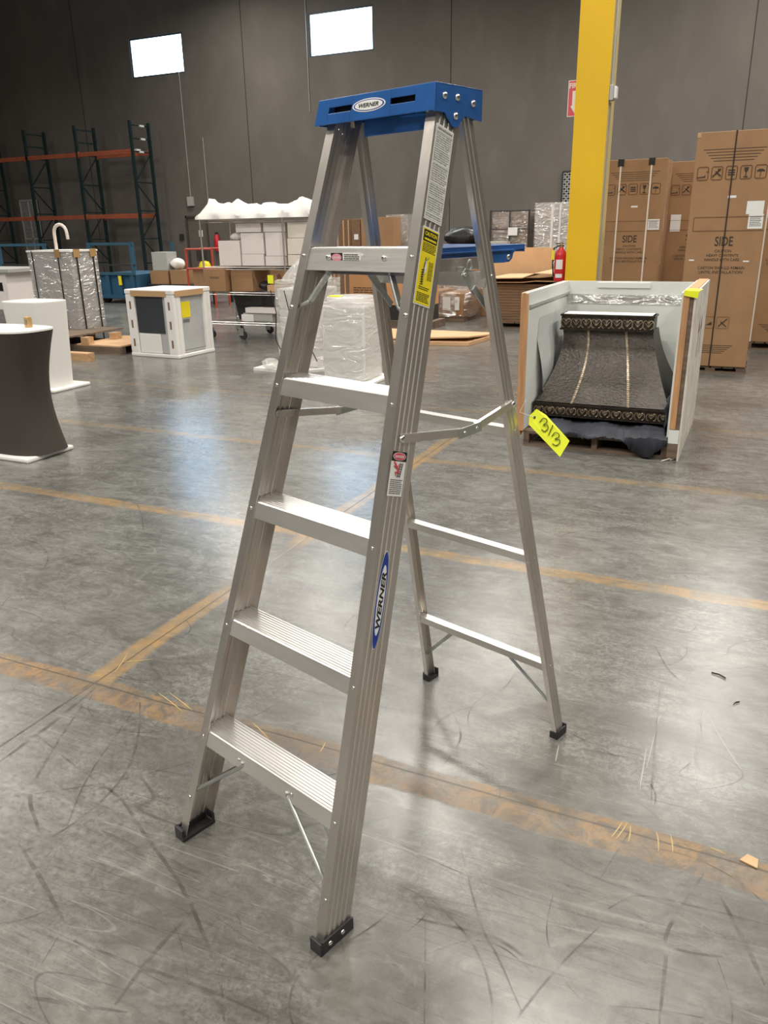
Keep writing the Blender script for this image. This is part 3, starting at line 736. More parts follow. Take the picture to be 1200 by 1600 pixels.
# danger label on the fifth step
zc = SZ[4]-.021; O = Vector((-.052, yf(zc)+.0015, zc)); X_ = Vector((1, 0, 0)); Z_ = Vector((0, 0, 1)); N_ = Vector((0, -1, 0))
lb = MB(); rect(lb, O+X_*.023, X_, Z_, .096, .0225, WHITE); rect(lb, O+N_*.0004-X_*.006, X_, Z_, .038, .0205, BLACKP)
ellipse(lb, O+N_*.0008-X_*.006, X_, Z_, .0165, .0085, PINK); lb.text('DANGER', .005, O+N_*.0012-X_*.006, X_, Z_, WHITE, bold=.01, width=.024)
lines(lb, O+N_*.0006+X_*.042, X_, Z_, .048, .017, 4, BLACKP, 9)
lb.build('danger_label', parent=steps[4], label='danger sticker on the front of the top step')
# pail shelf
sh = MB(); SX = .128
sh.box(-SX, SX, .49, .965, 1.4985, 1.5035, BLUE)
for sx in (1, -1):
    pts = [(.49, 1.503), (.965, 1.503), (.965, 1.492), (.925, 1.490), (.912, 1.482), (.908, 1.470), (.895, 1.462), (.872, 1.461), (.49, 1.466)]
    sh.prism([(sx*SX, y, z) for y, z in pts], (-sx*.004, 0, 0), BLUE)
    sh.box(*sorted((sx*SX, sx*(SX+.006))), .49, .905, 1.489, 1.493, BLUE)
sh.box(-SX, SX, .961, .965, 1.485, 1.5, BLUE)
sho = sh.build('pail_shelf', parent=lad, bevel=.0015, label='folded-down blue plastic pail shelf')
rivet(sho, (SX, .888, 1.474), (1, 0, 0), .007)
for sx in (1, -1):
    a_ = MB().box(*sorted((sx*(SX+.006), sx*(SX+.010))), .54, .775, 1.451, 1.480, ALU); ao = a_.build('shelf_bracket', parent=lad, bevel=.001)
    X_ = sx*(SX+.026)
    MB().bar((X_, .664, 1.449), (X_, .712, 1.400), .003, .022, STEEL, side=(1, 0, 0)).bar((X_+sx*.003, .702, 1.412), (X_+sx*.006, .764, 1.352), .003, .017, STEEL, side=(1, 0, 0)).bar((X_-sx*.016, .664, 1.455), (X_, .664, 1.455), .01, .01, STEEL).build('shelf_link', parent=lad, bevel=.001)
    rivet(ao, (X_+sx*.002, .668, 1.443), (sx, 0, 0), .005)
    ring = [(X_, 0.688+.009*math.cos(k*PI/6), 1.463+.011*math.sin(k*PI/6)) for k in range(13)]
    MB().tube(ring, .0022, STEEL, 6).build('locking_ring', parent=ao)

# yellow auction tag tied to the rear rail
def tagplane():
    pr = Vector((LX, LY, 0))+Matrix.Rotation(math.radians(-17.52), 3, 'Z')@Vector((.205, .88, 1.118))
    return pr
kp = tagplane(); dist = (kp-EYE).dot(FW)
def px(x, y, dd): return EYE+ray(x, y)*dd
corners = [px(838, 639, dist), px(853, 648, dist), px(890, 689, dist-.02), px(875, 714, dist-.02), px(826, 663, dist), px(827, 650, dist)]
n_t = (corners[2]-corners[0]).cross(corners[4]-corners[0]).normalized()
tg = MB().prism(corners, n_t*.0006, TAGY)
cen = sum((Vector(c) for c in corners), Vector())/6
Xt = (px(890, 689, dist)-px(838, 639, dist)).normalized(); Yt = (px(838, 639, dist)-px(826, 663, dist)); Yt = (Yt-Xt*Yt.dot(Xt)).normalized()
nn_ = Xt.cross(Yt); nn_ = nn_ if nn_.dot(EYE-cen) > 0 else -nn_
to = tg.build('paper_tag')
for v_ in to.data.vertices: v_.co -= kp
to.location = kp
tag(to, 'fluorescent yellow paper tag numbered 313 tied to the rear leg of the step ladder', 'tag')
INK = mat('pen_ink', (.10, .13, .02), .6)
mk = MB()
def stroke(pix):
    pts = [px(x, y, dist-.006-.02*max(0, (x-838)/48)) for x, y in pix]; pts = smooth([tuple(p) for p in pts], 5)
    mk.tube([Vector(p)-kp for p in pts], .0013, INK, 5)
stroke([(843, 660), (848, 654), (854, 655), (854, 660), (849, 664), (855, 664), (856, 670), (851, 674), (846, 671)])
stroke([(864, 664), (857, 680)])
stroke([(862, 682), (867, 676), (873, 678), (873, 683), (867, 686), (874, 687), (874, 693), (868, 696), (863, 693)])
mk.build('handwritten_number', parent=to)
ey = px(835, 652, dist-.004)-kp
ellipse(MB(), ey, Xt, Yt, .0035, .0035, BLACKP, 12).build('tag_hole', parent=to)
MB().tube([Vector((0, 0, 0)), (px(812, 644, dist)-kp), ey], .0007, WHITE, 5).build('string', parent=to)

# ================================================================== RANGE HOOD CRATE
CU0, CU1, CV0, CV1 = -1.50, -.36, 5.60, 6.92
cr = thing('open_crate', 'open white-lined wooden crate on a pallet holding a bronze range hood', 'crate', ((CU0+CU1)/2, CV0, 0))
ox, oy = (CU0+CU1)/2, CV0
L = lambda *a: (a[0]-ox, a[1]-ox, a[2]-oy, a[3]-oy, a[4], a[5])
q = MB()
for y in (CV0+.02, (CV0+CV1)/2, CV1-.1): q.box(*L(CU0+.04, CU1-.06, y, y+.09, 0, .02), WOODG)
for x in (CU0+.04, (CU0+CU1)/2-.03, CU1-.12): q.box(*L(x, x+.04, CV0+.02, CV1-.02, .02, .095), WOODG)
for k in range(9): q.box(*L(CU0+.04, CU1-.06, CV0+.02+.145*k, CV0+.12+.145*k, .095, .115), WOODG)
q.build('pallet', parent=cr)
q = MB(); q.box(*L(CU0+.018, CU0+.034, CV0, CV1, .115, 1.105), PANEL); q.box(*L(CU0+.034, CU0+.05, CV0+.05, CV1-.02, 1.0, 1.02), GREYPL); q.build('side_panel', parent=cr)
q = MB(); q.box(*L(CU0-.012, CU0+.004, CV0, CV1, .07, 1.105), PANELO); q.build('side_skin', parent=cr)
q = MB(); q.box(*L(CU0+.0005, CU0+.0175, CV0-.01, CV0+.06, .08, 1.105), WOODO).box(*L(CU0-.012, CU0+.04, CV0-.012, CV0+.002, .12, 1.10), WOODO); q.build('edge_batten', parent=cr)
q = MB(); q.box(*L(CU1-.095, CU1-.08, CV0+.03, CV1, .115, 1.12), PANEL); q.build('side_panel', parent=cr)
q = MB(); q.box(*L(CU1-.012, CU1, CV0-.01, CV1, .0, 1.125), PANELO)
q.build('side_skin', parent=cr, label='pale outer board marked with red arrows')
q = MB(); q.box(*L(CU1-.079, CU1-.04, CV0-.01, CV0+.05, .22, 1.115), WOODO); q.box(*L(CU1-.039, CU1-.0125, CV0-.005, CV0+.05, .12, 1.115), WOODG); q.box(*L(CU1-.079, CU1-.0125, CV0, CV1, 1.118, 1.13), WOODO); q.build('edge_batten', parent=cr)
q = MB(); q.box(*L(CU1-.08, CU1-.013, CV0-.011, CV0+.05, .02, .119), WOODG); q.box(*L(CU1-.08, CU1-.013, CV0-.013, CV0-.006, .12, .215), PANEL); q.build('corner_block', parent=cr)
q = MB(); q.box(*L(CU0+.034, CU1-.095, CV1-.02, CV1, .115, 1.105), PANEL); q.box(*L(-1.22, -.80, CV1-.035, CV1-.02, 1.055, 1.095), PANEL)
q.build('back_panel', parent=cr)
q = MB(); q.box(*L(CU0+.04, CU1-.1, CV1-.03, CV1-.0215, .925, 1.0), WRAPC); q.build('clear_film_band', parent=cr)
# red arrows stencilled on the outside
q = MB(); RX = CU1+.0006-ox; ST = mat('stencil_maroon', (.16, .04, .04), .7)
for k in range(2):
    yb = CV0+.62+.22*k-oy
    q.add([(RX, yb, .62), (RX, yb+.035, .62), (RX, yb+.035, .80), (RX, yb, .80)], [(0, 1, 2, 3)], ST)
    q.add([(RX, yb-.05, .80), (RX, yb+.085, .80), (RX, yb+.018, .92)], [(0, 1, 2)], ST)
q.each('stencil_mark', parent=cr)
PLS = mat('crumpled_film_white', (.72, .74, .73), .3, bump=(5, .8))
q = MB(); rings = []
for k in range(8):
    y = CV0+.35+.12*k-oy
    rings.append([Vector((CU0+.036-ox+(.03+.02*math.sin(k*2.1+j))*(j in (1, 2, 3)), y+.04*math.sin(j*1.3+k), .12+.78*j/5)) for j in range(6)])
q.loft(rings, PLS, cap=False, closed=False); q.build('crumpled_liner', parent=cr, smooth=True)

hood = thing('range_hood', 'dark hammered bronze range hood with flared front inside the white crate', 'range hood', (-1.0, 6.3, .13))
hx, hy, hz = -1.0, 6.3, .13
def hsec(t_):   # t 0 bottom .. 1 top, main flared body: half widths and front y
    f = (1-t_)**1.9
    return (.345+.145*f, 6.43-.56*f, .29+.47*t_)
rings = []
n = 16; cxh = [(-.965, -1.04)]
for k in range(n+1):
    t_ = k/n; hw, fy, z = hsec(t_); c_ = -.965-.075*t_
    rings.append([Vector((c_-hw-hx, fy-hy, z-hz)), Vector((c_+hw-hx, fy-hy, z-hz)), Vector((c_+hw-hx, 6.80-hy, z-hz)), Vector((c_-hw-hx, 6.80-hy, z-hz))])
q = MB().loft(rings, BRONZE); q.build('hood_body', parent=hood, smooth=True)
def band(nm, c_, hw, fy, z0, z1, cnt):
    q = MB(); b_ = lambda x0, x1, y0, y1, a, b__, m: q.box(x0-hx, x1-hx, y0-hy, y1-hy, a-hz, b__-hz, m)
    yb_ = 6.81 if z0 < .5 else 6.60
    b_(c_-hw, c_+hw, fy, yb_, z0, z1, BRONZED)
    for e0, e1 in ((z0, z0+.012), (z1-.012, z1)): b_(c_-hw-.008, c_+hw+.008, fy-.010, yb_, e0, e1, BRONZED)
    h_ = z1-z0-.03; st = 2*hw/cnt; zc = (z0+z1)/2
    for k in range(cnt):       # raised scrollwork
        xc = c_-hw+st*(k+.5)
        for s_ in (-1, 1):
            pts = []
            for j in range(12):
                an = -PI/2+s_*j*PI*1.45/11; rr_ = h_*.46*(1-j*.055)
                pts.append((xc+s_*st*.22+rr_*.7*math.cos(an)*1.0-hx, fy-.003-hy, zc+rr_*math.sin(an)-hz))
            q.tube(pts, .0045, BRONZEL, 5)
        q.lathe([(.011, -.004), (.008, .004), (.001, .006)], (xc-hx, fy-.004-hy, zc+h_*.12-hz), BRONZEL, 8, Vector((0, -1, 0)).to_track_quat('Z', 'Y').to_matrix())
        for an in (.7, PI/2, PI-.7): q.tube([(xc-hx, fy-.003-hy, zc-h_*.25-hz), (xc+h_*.42*math.cos(an)-hx, fy-.003-hy, zc-h_*.25+h_*.62*math.sin(an)-hz)], [.005, .0015], BRONZEL, 5)
    return q.build(nm, parent=hood, label='embossed scroll border')
MB().box(-.385, .29, .112, .30, .750, .758, PANEL).build('foam_sheet', parent=hood)
band('crown_band', -1.045, .352, 6.40, .765, .885, 9)
band('base_band', -.958, .492, 5.845, .190, .288, 12)
for fr in (-.42, .42):
    q = MB(); r3 = []
    for k in range(n+1):
        t_ = k/n; hw, fy, z = hsec(t_); c_ = -.965-.075*t_; xx = c_+fr*hw*(1 if fr > 0 else 1)
        r3.append((xx-.009-hx, xx+.009-hx, fy-.006-hy, z-hz))
    q.add([p for a_, b_, y, z in r3 for p in ((a_, y, z), (b_, y, z))], [(2*i, 2*i+1, 2*i+3, 2*i+2) for i in range(n)], BRONZEL)
    for k in range(40):
        t_ = (k+.5)/40; hw, fy, z = hsec(t_); c_ = -.965-.075*t_; xx = c_+fr*hw
        for s_ in (-.006, .006): q.box(xx+s_-.0035-hx, xx+s_+.0035-hx, fy-.011-hy, fy-.006-hy, z-.0035-hz, z+.0035-hz, BRONZEL)
    q.build('riveted_strap', parent=hood, label='vertical strap studded with pale rivets')
# cloth under the hood, spilling over the crate front
rings = []
ncl = 60
for k in range(ncl+1):
    t_ = k/ncl; x = -1.33+.88*t_
    drop = .155-.02*math.sin(t_*9)-max(0, (t_-.62))*0
    low = .12+.012*math.sin(t_*14)
    if t_ > .66: low = .12-(.11*math.sin(min(1, (t_-.66)/.2)*PI/2) if t_ < .88 else .11-(t_-.88)*.7)
    ring = [(x, 6.2, .150), (x+.01*math.sin(t_*20), 5.80, .165+.012*math.sin(t_*17)), (x, 5.68+.02*math.sin(t_*11), .150+.015*math.sin(t_*13)), (x+.01, 5.585+.012*math.sin(t_*23), .135+.01*math.sin(t_*9)), (x+.012*math.sin(t_*31), 5.568+.010*math.sin(t_*27), max(.012, low))]
    rings.append([Vector((p[0]+random.uniform(-.004, .004), p[1]+random.uniform(-.006, .004)*(i > 1), p[2]+random.uniform(-.006, .006))) for i, p in enumerate(ring)])
q = MB().loft(rings, CLOTH, cap=False, closed=False)
co = q.build('dark_cloth', smooth=True, solid=.006); tag(co, 'crumpled dark blue-grey cloth under the range hood, hanging over the front of the crate', 'cloth')
q = MB(); rr3 = []
for k in range(14):
    t_ = k/13; rr3.append([Vector((-.475+.012*math.sin(j*2.2+k)+.010*math.sin(k*1.9+j*.8), 6.45-.78*t_+.01*math.sin(k+j), .118+(.40-.16*t_)*j/6*(1+.08*math.sin(k*1.1)))) for j in range(7)])
tag(q.loft(rr3, CLOTH, cap=False, closed=False).build('dark_cloth', smooth=True, solid=.004), 'dark cloth bunched upright between the range hood and the right crate wall', 'cloth')
# yellow note on the crate corner
nt_ = MB().add([(-.435, 5.583, 1.138), (-.345, 5.575, 1.134), (-.330, 5.66, 1.142), (-.42, 5.67, 1.145), (-.437, 5.581, 1.105), (-.352, 5.572, 1.09)], [(0, 1, 2, 3), (0, 4, 5, 1)], TAGY).build('paper_note', solid=.001)
tag(nt_, 'blank yellow paper note folded over the top right corner of the white crate', 'note')
# bit of torn strap on the floor
q = MB()
for sg in ((0, 1), (1, -1), (2, .4)):
    b0 = fl(1048+6*sg[0], 716); q.tube([(b0[0], b0[1], .004), (b0[0]-.02+.02*sg[1], b0[1]-.05, .012), (b0[0]-.05, b0[1]-.06*sg[1]-.05, .004)], .004, WSTRAP, 5)
tag(q.build('torn_strap'), 'frayed scrap of pale strap on the floor before the white crate', 'scrap')

# ================================================================== COLUMN
cu0, cu1, cv = -1.955, -1.62, 9.0
col = MB().box(cu0, cu1, cv, cv+.34, 0, HZ, YPAINT)
col.box(cu1, cu1+.002, cv, cv+.34, 0, HZ, YSIDE)  # thin skin makes the whole right face a paler yellow
co = struct(col, 'trim_1', bevel=.012); co['label'] = 'square yellow painted steel column'
q = MB(); X_ = cu1+.018
q.tube([(X_, cv+.05, 2.86), (X_, cv+.05, 3.3), (X_+.012, cv+.05, 3.33), (X_+.002, cv+.05, 3.40), (X_, cv+.05, HZ)], .012, GREYPL, 8)
tag(q.build('conduit', smooth=True), 'thin grey conduit running up the right side of the yellow column', 'conduit')
q = MB().box(cu1+.004, cu1+.045, cv+.0, cv+.10, 2.72, 2.86, GREYPL); 
jb = tag(q.build('junction_box', bevel=.006), 'small white electrical box on the right side of the yellow column', 'electrical box')
MB().box(cu1+.045, cu1+.075, cv+.01, cv+.09, 2.735, 2.845, WPAINT).build('box_cover', parent=jb, bevel=.008)
q = MB().box(cu1+.004, cu1+.016, cv+.09, cv+.10, .9, 2.71, GREYPL); tag(q.build('cable_cover'), 'narrow grey cable strip below the electrical box on the yellow column', 'cable cover')
# extinguisher arrow sign
sg = thing('extinguisher_sign', 'red and white extinguisher sign with downward arrow behind the yellow column', 'sign', (-2.0, cv+.2, 2.62))
MB().box(-.075, .052, 0, .004, 0, .34, WHITE).build('sign_panel', parent=sg)
q = MB(); q.add([(-.068, -.001, .007), (.045, -.001, .007), (.045, -.001, .333), (-.068, -.001, .333)], [(0, 1, 2, 3)], REDP)
q.build('red_field', parent=sg)
q = MB(); q.add([(-.028, -.002, .24), (.028, -.002, .24), (.028, -.002, .10), (.045, -.002, .10), (0, -.002, .03), (-.045, -.002, .10), (-.028, -.002, .10)], [tuple(range(7))], WHITE)
q.text('FIRE', .05, (-.012, -.002, .29), (1, 0, 0), (0, 0, 1), WHITE, bold=.02, width=.10)
q.build('arrow_and_lettering', parent=sg)
# fire extinguisher
fe = thing('fire_extinguisher', 'red fire extinguisher mounted on the left side of the yellow column', 'fire extinguisher', (-2.035, 9.1, .95))
MB().lathe([(.045, 0), (.062, .01), (.065, .03), (.065, .28), (.055, .32), (.03, .35), (.02, .37)], (0, 0, 0), REDE, 20).build('cylinder_body', parent=fe, smooth=True)
q = MB().box(-.045, .03, -.012, .012, .375, .39, DARK).box(-.055, .02, -.012, .012, .40, .412, DARK).lathe([(.016, .365), (.016, .41)], (0, 0, 0), BRASS, 10); q.build('valve_handle', parent=fe)
MB().tube([(0, -.02, .39), (-.07, -.04, .36), (-.078, -.03, .2), (-.068, -.02, .06)], .008, BLACKR, 8).build('hose', parent=fe, smooth=True)
q = MB(); 
for z0, z1, m_ in ((.14, .24, WHITE), (.05, .09, WHITE)):
    pts = [(.0655*math.sin(a_), -.0655*math.cos(a_)) for a_ in [(-.6+1.2*k/8) for k in range(9)]]
    q.add([(x, y, z) for x, y in pts for z in (z0, z1)], [(2*i, 2*i+1, 2*i+3, 2*i+2) for i in range(8)], m_)
q.each('body_label', parent=fe)
MB().box(-.09, -.06, -.055, -.052, .24, .34, YEL).build('inspection_tag', parent=fe)

# ================================================================== TALL CARTONS
def pallet(name, x0, x1, y0, y1, z1, m, label, slats=6, along='x'):
    cx, cy = (x0+x1)/2, (y0+y1)/2; o = thing(name, label, 'pallet', (cx, cy, 0)); W, D = (x1-x0)/2, (y1-y0)/2
    h = z1; q = MB()
    for k in (-1, 0, 1): q.box(-W, W, k*(D-.05)-.05, k*(D-.05)+.05, 0, .018, m)
    q.each('bottom_board', parent=o)
    q = MB()
    for k in (-1, 0, 1):
        for j in (-1, 0, 1): q.box(k*(W-.05)-.05, k*(W-.05)+.05, j*(D-.05)-.05, j*(D-.05)+.05, .018, h-.02, m)
    q.each('spacer_block', parent=o)
    q = MB(); st = 2*W/slats
    for k in range(slats): q.box(-W+st*k+.008, -W+st*(k+1)-.008, -D, D, h-.02, h, m)
    q.each('deck_board', parent=o); return o
def box_icons(q, O, s, y):
    """row of handling pictograms; O=(x,z) centre, s = icon size"""
    x0, z0 = O
    X = lambda a, b: (x0+a*s, y, z0+b*s)
    t_ = s*.03
    def frame(cx):
        P = [X(cx+.38*a, .45*b) for a, b in ((-1, -.8), (-.8, -1), (.8, -1), (1, -.8), (1, .8), (.8, 1), (-.8, 1), (-1, .8), (-1, -.8))]
        q.tube(P, t_, CPRINTB, 4)
    for i in range(5): frame((i-2)*1.0)
    c = -2; q.tube([X(c-.34, -.28), X(c+.2, -.22)], t_*1.2, CPRINT, 4); q.add([X(c+.02, -.28), X(c+.2, -.28), X(c+.2, -.08)], [(0, 1, 2)], CPRINT); q.tube([X(c+.24, .12), X(c+.36, .12)], t_, CPRINTB, 4)
    c = -1; q.tube([X(c-.3, -.25), X(c+.25, .28)], t_*1.6, CPRINT, 4); q.tube([X(c+.28, -.22), X(c-.12, .12)], t_*1.6, CPRINT, 4); q.tube([X(c+.02, 0), X(c+.1, .32)], t_*1.2, CPRINT, 4)
    for k in (-.16, 0, .16): q.add([X(-.24, k-.05), X(.24, k-.05), X(.24, k+.05), X(-.24, k+.05)], [(0, 1, 2, 3)], CPRINT)
    c = 1; q.add([X(c-.16, .32), X(c+.16, .32), X(c+.12, .06), X(c, -.06), X(c-.12, .06)], [(0, 1, 2, 3, 4)], CPRINT); q.tube([X(c, -.05), X(c, -.3)], t_, CPRINT, 4); q.tube([X(c-.14, -.32), X(c+.14, -.32)], t_*1.4, CPRINT, 4)
    c = 2; P = [X(c-.28, -.02)]+[X(c+.28*math.cos(a_), -.02+.2*math.sin(a_)) for a_ in [PI-PI*k/8 for k in range(9)]]; q.add(P, [tuple(range(len(P)))], CPRINT); q.tube([X(c, 0), X(c, -.28), X(c-.08, -.3)], t_, CPRINTB, 4)
def tall_carton(x0, x1, y0, y1, z0, z1, label, straps, sm, group='tall printed cartons at the right', full=True):
    W = (x1-x0)/2; H = z1-z0; D = y1-y0
    o = thing('tall_carton', label, 'carton', ((x0+x1)/2, y0, z0), group=group)
    q = MB().box(-W, W, 0, D, 0, H, CARD); q.build('carton_body', parent=o, bevel=.006)
    F = H/2.33; y = -.0012; q = MB(); 
    zf = lambda px_: H-(px_)*H     # fraction from top
    k = W*2
    for i in range(5):
        w_ = k*(.40-.035*i); z = zf(.072+.0115*i)
        for s_ in (-1, 1): q.box(*sorted((s_*.005*k, s_*w_)), y, y+.001, z, z+.006, CPRINT)
    box_icons(q, (-.01*k, zf(.165)), k*.185, y)
    za, zb = zf(.345), zf(.402); 
    q.tube([(-W*.86, y, za), (W*.98, y, za)], .003, CPRINTB, 4).tube([(-W*.86, y, zb), (W*.98, y, zb)], .003, CPRINTB, 4).tube([(-W*.86, y, za), (-W*.86, y, zb)], .003, CPRINTB, 4)
    E = (1, 0, 0); Z = (0, 0, 1)
    q.text('SIDE', .095, (.0*k, y, zf(.447)), E, Z, CPRINT, bold=.015, width=k*.24)
    for i, (tx, wd) in enumerate((('CAUTION', .22), ('HEAVY CONTENTS', .42), ('HANDLE WITH CARE', .46))): q.text(tx, .028, (0, y, zf(.488+.0185*i)), E, Z, CPRINT, bold=.012, width=k*wd)
    for i, (tx, wd) in enumerate((('CARTON SHOULD REMAIN', .62), ('UNTIL INSTALLATION', .58))): q.text(tx, .028, (0, y, zf(.560+.0185*i)), E, Z, CPRINT, bold=.012, width=k*wd)
    for dx in (-.085, .115): 
        c = dx*k*1.0; zc = zf(.80); s = .06
        q.tube([(c+a_*s, y, zc+b_*s) for a_, b_ in ((-.9, -1), (.9, -1), (1, -.9), (1, .9), (.9, 1), (-.9, 1), (-1, .9), (-1, -.9), (-.9, -1))], .0018, CPRINTB, 4)
        if dx < 0: q.add([(c-.02, y, zc-.03), (c+.04, y, zc-.03), (c+.04, y, zc+.01)], [(0, 1, 2)], CPRINT)
        else: q.tube([(c-.04, y, zc-.04), (c+.04, y, zc+.04)], .005, CPRINT, 4).tube([(c+.04, y, zc-.04), (c-.02, y, zc+.01)], .005, CPRINT, 4)
    for i in range(5):
        w_ = k*(.22-.025*i)*1.3; z = zf(.905+.0085*i); q.box(-w_, w_, y, y+.001, z, z+.006, CPRINT)
    q.build('carton_print', parent=o)
    q = MB(); 
    q.box(-.02*k, .09*k, y-.0008, y, zf(.268), zf(.258), WHITE)
    q.box(.28*k, .62*k if False else .47*k, y-.0008, y, zf(.396), zf(.336), WHITE)
    lines(q, (.375*k, y-.0016, zf(.366)), Vector(E), Vector(Z), .15*k, .10, 6, PRINTG, 4)
    q.each('shipping_label', parent=o)
    if x0 > -1.0: MB().box(-.44*k, -.37*k, y-.0006, y, zf(.53), zf(.524), WHITE).box(.28*k, .36*k, y-.0006, y, zf(.535), zf(.529), WHITE).each('small_sticker', parent=o)
    for sx_, wd in straps:
        X_ = sx_*k; q = MB(); q.box(X_-wd, X_+wd, -.006, -.003, 0, H+.003, sm).box(X_-wd, X_+wd, -.006, D+.004, H+.001, H+.004, sm); q.build('strap', parent=o)
    return o
pallet('low_pallet', -.74, -.02, 9.32, 10.0, .07, WOODG, 'dark low pallet under the largest tall carton')
bx = tall_carton(-.76, -.03, 9.3, 10.02, .072, 2.40, 'largest tall brown carton with one black strap and SIDE print, at the right edge', [(.0, .006)], BSTRAP)
MB().box(.365-.19, .365-.03, -.0024, -.0012, 1.545, 1.67, WHITE).build('shipping_label', parent=bx, label='white address label near the right edge')
MB().box(-.365, -.33, -.0024, .02, 2.28, 2.328, TAPE).build('torn_corner', parent=bx)
b1 = tall_carton(-2.12, -1.32, 11.9, 12.62, .1, 2.36, 'tall brown carton with two white straps standing right behind the yellow column', [(-.24, .01), (.26, .01)], WSTRAP)
for xx in (-.24, .26): MB().box(xx*.8-.04, xx*.8+.04, -.008, .1, 2.18, 2.268, BLKPL).build('strap_guard', parent=b1)
MB().box(.4002, .4012, .2, .3, .9, 2.26, TAPE).build('side_tape', parent=b1)
pallet('low_pallet', -2.12, -1.32, 11.9, 12.62, .1, WOODG, 'dark low pallet under the two-strap carton behind the crate')
b2 = tall_carton(-1.36, -.56, 12.75, 13.4, .1, 2.36, 'tall brown carton with a single white strap squeezed between two bigger cartons', [(-.07+.0, .01)], WSTRAP)
MB().box(-.33, -.19, -.0024, -.001, 1.33, 1.56, WHITE).each('shipping_label', parent=b2)
pallet('low_pallet', -1.36, -.56, 12.75, 13.4, .1, WOODG, 'dark low pallet under the single-white-strap carton')
b3 = tall_carton(-.12, .66, 11.25, 11.95, .1, 2.36, 'tall brown carton half hidden behind the largest carton at the right edge of the photo', [(-.38, .01), (.2, .01)], WSTRAP)
pallet('low_pallet', -.10, .66, 11.25, 11.95, .1, WOODG, 'dark low pallet under the carton at the right edge of the photo')
q = MB()
for x in (-2.3, -2.15): q.box(x, x+.04, 13.9, 13.94, 0, 1.9, DARK)
for z in (.5, 1.1, 1.7): q.box(-2.3, -2.11, 13.9, 14.3, z, z+.03, DARK)
q.box(-2.28, -2.12, 13.95, 14.3, .53, 1.05, BLKPL).box(-2.28, -2.12, 13.95, 14.3, 1.13, 1.5, BLKPL)
tag(q.build('equipment_shelf'), 'dark equipment shelf seen between the yellow column and the tall cartons', 'shelf')

# ================================================================== LEFT: PEDESTAL TABLES
def pedestal(cx, cy, w, d, zt, rz, m, label, baseg, name):
    o = thing(name, label, 'display table', (cx, cy, 0), rz)
    base = MB().box(-baseg[0], baseg[1], -baseg[2], baseg[3], 0, .035, WLAM); base.build('base_plate', parent=o, bevel=.012)
    n = 56; rings = []
    def sup(hw, hd, z, p=3.2):
        r = []
        for k in range(n):
            a_ = 2*PI*k/n; c, s_ = math.cos(a_), math.sin(a_)
            r.append(Vector((hw*math.copysign(abs(c)**(2/p), c), hd*math.copysign(abs(s_)**(2/p), s_), z)))
        return r
    for k in range(15):
        t_ = k/14; z = .036+(zt-.036-.012)*t_
        f = 1-.16*math.sin(PI*min(1, t_*.98))+.07*t_**2 if m is DFAB else .84+.16*abs(t_-.0)**1.0
        if m is DFAB: f = .93-.20*math.sin(PI*t_)**1+.07*t_*2*.5
        rings.append(sup(w*f, d*f, z))
    MB().loft(rings, m).build('stretch_cover', parent=o, smooth=True)
    e = 1.0
    MB().loft([sup(w*e, d*e, zt-.0118), sup(w*e, d*e, zt)], WLAM).build('table_top', parent=o, smooth=True)
    return o
pedestal(-4.94, 4.10, .40, .22, .922, 0, DFAB, 'dark brown covered pedestal table with white top at the left edge', (.50, .33, .24, .20), 'pedestal_table')
pedestal(-6.83, 6.14, .315, .23, .905, 0, WFAB, 'all-white covered pedestal table behind the dark brown one', (.36, .34, .24, .28), 'pedestal_table')
br = MB().box(-.02, .02, -.02, .02, 0, .075, BRASS).lathe([(.018, .02), (.018, .06)], (0, -.012, 0), BRONZEL, 12, None)
bo = br.build('brass_ornament', bevel=.004); bo.location = (-4.74, 4.18, .9225); tag(bo, 'small brass-coloured ornament on top of the dark brown pedestal table', 'ornament')
# grey table far left edge
gt = thing('work_table', 'low grey table with pale top at the far left edge behind the pedestal tables', 'table', (-12.0, 10.3, 0))
MB().box(-.8, .62, -.5, .4, .96, 1.02, GREYPL).build('table_top', parent=gt, bevel=.006)
MB().box(-.7, .48, -.45, .35, .35, .96, CARTONW).build('cabinet', parent=gt, bevel=.01)
q = MB()
for x in (-.66, .42): q.tube([(x, -.4, .08), (x, -.4, .35)], .02, DARK, 8).lathe([(.04, -.02), (.04, .02)], (x, -.4, .04), BLACKR, 12, Matrix.Rotation(PI/2, 3, 'Y'))
q.each('caster_leg', parent=gt)
MB().box(.30, .38, -.456, -.45, .66, .8, BLKPL).build('handle', parent=gt)

# ================================================================== WRAPPED UNIT ON PALLET
# pallet: long stringers along u
pt = thing('timber_pallet', 'pale timber pallet under the film-wrapped cabinet', 'pallet', (-8.7, 8.6, 0))
q = MB(); 
for y in (7.72, 8.3, 8.88): q.box(-.95, .97, y-8.6-.06, y-8.6+.06, 0, .10, WOODG if y > 7.8 else WOOD)
q.each('stringer', parent=pt)
q = MB()
for y in (7.75, 8.3, 8.85):
    for x in (-.85, -.2, .3): q.box(x, x+.12, y-8.6-.06, y-8.6+.06, .10, .21, WOOD)
q.each('spacer_block', parent=pt)
q = MB(); q.box(.2, .98, -.35, .6, .10, .118, CARDL).box(-.95, .2, -.7, .6, .21, .23, WOODG); q.each('deck_board', parent=pt)
wu = thing('wrapped_cabinet', 'tall grey cabinet wrapped in clear film with four black straps on the timber pallet', 'wrapped cabinet', (-9.0, 8.8, .235))
MB().box(-.40, .02, 0, .62, 0, 1.05, APPL).box(-.40, .02, 0, .62, 1.05, 1.06, FOAM).build('cabinet_body', parent=wu)
bm_ = wu.children[0]; bm_.data.transform(Matrix.Diagonal((1.9, .80, 1, 1)))
for v_ in bm_.data.vertices: v_.co.x += .02
